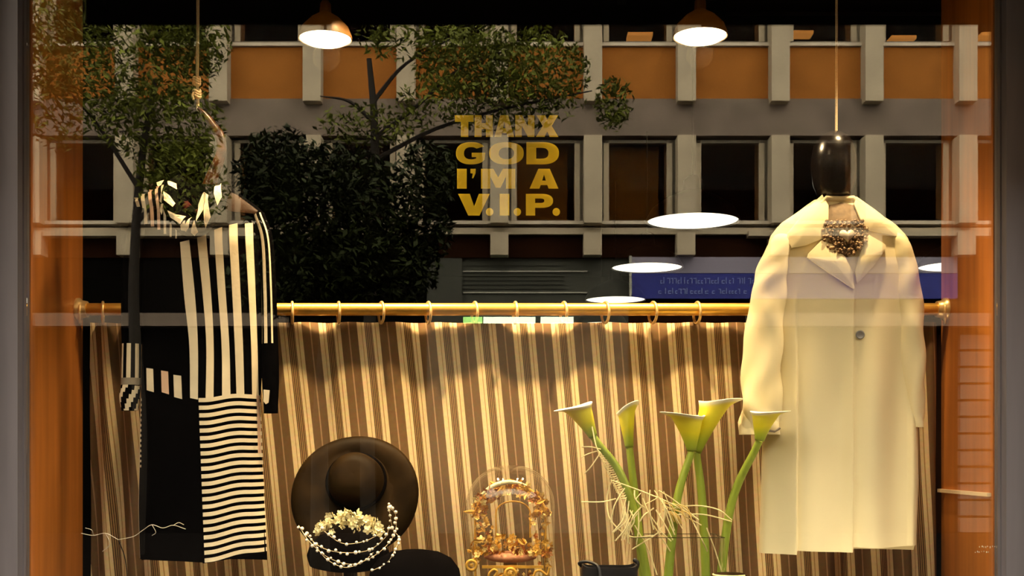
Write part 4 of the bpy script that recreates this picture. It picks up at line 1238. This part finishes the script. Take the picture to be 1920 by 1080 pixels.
for (a, c, e, f) in ((x0, x1, ya, ya + th), (x0, x1, yb - th, yb), (x0, x0 + th, ya + th, yb - th), (x1 - th, x1, ya + th, yb - th)):
    b.box(a, c, e, f, zt, zt + 0.002)
b.build('polished_rim', M_rim, va)

def calla(label, base, mid, neck, tip_dir, length, width, facing, seed):
    """stem from the vase to the neck, then a rolled spathe that flares to a pointed lip"""
    nk_ = Vector(neck)
    t = empty('calla_lily', base, label, 'flower', 'calla lilies in the square vase')
    c = bez([base, mid, neck], 10)
    MB().tube(c, [0.0140 - 0.004 * i / len(c) for i in range(len(c))], 12).build('stem', M_stem, t, smooth=True)
    ax = Vector(tip_dir).normalized()
    fc = Vector(facing); fc = (fc - ax * fc.dot(ax)).normalized()     # the side the lip leans to
    sd = ax.cross(fc)
    nr, n = 18, 28
    rows, tone = [], []
    for i in range(nr + 1):
        s_ = i / nr
        r = 0.011 + (width * 0.5 - 0.011) * (0.8 * sm(-0.15, 1.0, s_) + 0.2 * s_)
        if s_ > 0.86: r *= 1 + 0.16 * (s_ - 0.86) / 0.14
        row = []
        for k in range(n + 1):
            a = -pi * 1.06 + 2.12 * pi * k / n         # the edges overlap at the back
            lean = 0.5 * (1 + cos(a))                   # 1 on the lip side
            h = length * s_ * (0.74 + 0.26 * lean ** 2)
            rr = r * (1 + 0.5 * s_ ** 3 * lean ** 3) + 0.0006 * k / n
            curl = width * 0.10 * max(0, s_ - 0.8) / 0.2 * (0.4 + lean)
            row.append(nk_ + ax * (h - curl * 0.6 * s_) + fc * ((rr + curl) * cos(a)) + sd * ((rr + curl * 0.5) * sin(a)))
            tone.append(min(1, s_ * 0.92 + (0.12 if s_ > 0.93 else 0)))
        rows.append(row)
    me = bpy.data.meshes.new('spathe')
    flatv = [tuple(v) for r in rows for v in r]
    fs = [(i * (n + 1) + k, i * (n + 1) + k + 1, (i + 1) * (n + 1) + k + 1, (i + 1) * (n + 1) + k) for i in range(nr) for k in range(n)]
    me.from_pydata(flatv, [], fs)
    at = me.color_attributes.new('tone', 'FLOAT_COLOR', 'POINT')
    for i, v in enumerate(tone): at.data[i].color = (v, v, v, 1)
    me.polygons.foreach_set('use_smooth', [True] * len(me.polygons))
    me.materials.append(M_lily)
    o = bpy.data.objects.new('spathe', me); C.objects.link(o); put(o, t)
    md = o.modifiers.new('petal_thickness', 'SOLIDIFY'); md.thickness = 0.0014; md.offset = 0
    MB().tube([nk_ + ax * length * 0.15, nk_ + ax * length * 0.45, nk_ + ax * length * 0.7], [0.003, 0.004, 0.003], 8).build('spadix', M_yellow, t, smooth=True)
    return t
def V(px, py, dy=0.0): return P(px, py, VDp + dy)
zb = PZ + 0.02
def vb(px, dy=0.0): v = P(px, 1080, VDp + dy); return (v.x, VDp + dy, zb)
calla('calla lily bent to the left, leftmost of the five', vb(1240, 0.0), V(1180, 930, 0.0), V(1112, 818, -0.02), (-0.42, -0.15, 0.80), 0.122, 0.066, (-1, -0.35, -0.15), 1)
calla('upright calla lily, second from the left', vb(1222, 0.03), V(1196, 980, 0.03), V(1180, 838, 0.03), (-0.10, -0.1, 1), 0.135, 0.044, (0.5, -0.6, 0), 2)
calla('calla lily with white lip, left one of the crossing middle pair', vb(1240, -0.03), V(1266, 960, -0.03), V(1297, 845, -0.03), (-0.14, -0.1, 1), 0.128, 0.078, (-1, -0.4, 0), 3)
calla('tall yellow calla lily leaning right, right one of the middle pair', vb(1330, 0.0), V(1318, 960, 0.0), V(1306, 848, 0.0), (0.36, -0.05, 1), 0.190, 0.070, (1, -0.3, 0), 4)
calla('calla lily with white lip in front of the coat sleeve, rightmost', vb(1338, -0.02), V(1368, 960, -0.03), V(1424, 826, -0.09), (0.18, -0.15, 1), 0.102, 0.066, (1, -0.5, 0.1), 5)
# raffia: one tangled bundle, each strand its own part
ra = empty('raffia_bundle', V(1235, 960), 'tangled pale raffia strands tied round the lily stems', 'raffia')
rs = random.Random(77)
hand = [[(1110, 800), (1118, 838), (1126, 850)], [(1126, 842), (1108, 838), (1091, 838)], [(1122, 845), (1100, 852), (1090, 858)], [(1125, 850), (1108, 875), (1096, 888)],
        [(1145, 900), (1200, 920), (1260, 945), (1310, 975)], [(1146, 902), (1138, 935), (1145, 975), (1182, 1006), (1225, 1004)], [(1090, 941), (1130, 941), (1155, 935)],
        [(1185, 1030), (1225, 1005), (1240, 990), (1252, 950)], [(1235, 920), (1260, 935), (1310, 975)], [(1240, 945), (1270, 960), (1315, 985)], [(1255, 955), (1300, 948), (1345, 955), (1372, 975)],
        [(1270, 965), (1320, 965), (1372, 978)], [(1325, 990), (1340, 1030), (1355, 1078)], [(1300, 980), (1315, 1010), (1326, 1034)], [(1190, 985), (1215, 1030), (1232, 1078)],
        [(1150, 905), (1165, 940), (1172, 990), (1180, 1020)], [(1225, 985), (1245, 1015), (1257, 1034)]]
for h in hand:
    MB().tube(bez([V(x, y, -0.05 + rs.uniform(-0.015, 0.015)) for x, y in h], 6), 0.0019, 5).build('strand', M_raffia, ra, smooth=True)
for k in range(26):
    x, y = rs.uniform(1165, 1245), rs.uniform(915, 965)
    dx, dy = rs.uniform(-28, 36), rs.uniform(25, 75)
    MB().tube(bez([V(x, y, -0.06), V(x + dx * 0.3 + rs.uniform(-12, 12), y + dy * 0.5, -0.065), V(x + dx, y + dy, -0.06)], 6), rs.uniform(0.0012, 0.0024), 5).build('strand', M_raffia, ra, smooth=True)
for k in range(22):      # strands wound along the leftmost stem
    t = k / 21
    x, y = 1128 + 40 * t, 846 + 84 * t
    q = [V(x + 8 * cos(a) , y + 5 * sin(a), -0.0 - 0.018 * sin(a)) for a in [rs.uniform(0, 1) + 2.2 * pi * i / 10 for i in range(11)]]
    MB().tube(q, 0.0013, 5).build('strand', M_raffia, ra, smooth=True)
for k in range(10):
    x, y = 1270 + rs.uniform(-14, 26), 955 + rs.uniform(-8, 12)
    MB().tube(bez([V(x - 14, y - 6, -0.055), V(x, y, -0.06), V(x + 8, y + 16, -0.055)], 5), 0.002, 5).build('strand', M_gilt_pale, ra, smooth=True)

# ------------------------------------------------------------------ small things along the lower edge
BD = 3.255
bgx0, bgx1 = P(1090, 0, BD).x, P(1194, 0, BD).x
hb = empty('handbag', (P(1142, 0, BD).x, BD, PZ), 'stiff black leather handbag with a strap, its top just in view', 'bag')
ztop = P(0, 1062, BD).z
b = MB()
rows = []
for (s_, z) in ((1.06, PZ), (1.06, PZ + 0.01), (1.03, PZ + 0.12), (1.0, ztop - 0.01), (0.99, ztop), (0.93, ztop), (0.93, ztop - 0.05)):
    xc, hw, hd = (bgx0 + bgx1) / 2, (bgx1 - bgx0) / 2 * s_, 0.045 * s_
    row = []
    for k in range(40):
        a = 2 * pi * k / 40
        row.append((xc + hw * math.copysign(abs(cos(a)) ** 0.35, cos(a)), BD + hd * math.copysign(abs(sin(a)) ** 0.35, sin(a)), z + (0.007 if (z > PZ + 0.2) else 0) * abs(cos(a)) ** 3))
    rows.append(row)
b.grid(rows, wrap=True)
b.build('body', M_leather, hb, smooth=True)
MB().tube(bez([P(1091, 1062, BD), P(1086, 1056, BD - 0.01), P(1098, 1053, BD - 0.02), P(1112, 1056, BD - 0.03), P(1122, 1064, BD - 0.044), P(1126, 1085, BD - 0.052)], 6), 0.0045, 8).build('strap', M_leather, hb, smooth=True)
MB().tube(bez([P(1192, 1068, BD), P(1195, 1056, BD), P(1188, 1048, BD)], 5), [0.006] * 10 + [0.004], 8).build('side_tab', M_leather, hb, smooth=True)
# candle holder top beside the vase
nb_ = P(1368, 1075, 3.25)
cn = empty('trinket_box', (nb_.x, nb_.y, PZ), 'small dark round box with pale rim by the vase, mostly below the frame', 'box')
MB().lathe([(0.0001, PZ), (0.045, PZ), (0.045, nb_.z - 0.004), (0.040, nb_.z), (0.0001, nb_.z + 0.002)], (nb_.x, nb_.y, 0), 28).build('body', M_felt, cn, smooth=True)
MB().tube([(nb_.x + 0.044 * cos(a), nb_.y + 0.044 * sin(a), nb_.z - 0.004) for a in [pi * 0.9 + 0.9 * pi * k / 12 for k in range(13)]], 0.0028, 8).build('rim', M_raffia, cn, smooth=True)
# frosted white twig lying low in front of the dress
tw = empty('frosted_twig', P(240, 1000, 3.27), 'thin pale frosted twig low in front of the striped dress', 'twig')
for s_ in ([(268, 994), (285, 984), (305, 990), (325, 985), (348, 992)], [(285, 984), (292, 998), (285, 1004)], [(325, 985), (335, 980), (345, 984)],
           [(152, 1000), (175, 1004), (198, 1000), (222, 1012)], [(175, 1004), (172, 994), (160, 990)], [(198, 1000), (206, 1020), (192, 1034)], [(222, 1012), (250, 1006), (268, 994)]):
    MB().tube(bez([P(x, y, 3.27 + rs.uniform(-0.01, 0.01)) for x, y in s_], 6), 0.0008, 5).build('sprig', mat('frosted', (0.6, 0.55, 0.45), 0.6) if 'frosted' not in bpy.data.materials else bpy.data.materials['frosted'], tw, smooth=True)
MB().tube(bez([P(222, 1012, 3.27), P(235, 1050, 3.28), P(240, 1110, 3.30), (P(245, 1110, 3.30).x, 3.30, PZ)], 5), 0.0014, 5).build('stalk', M_bark, tw, smooth=True)

bpy.context.view_layer.update()
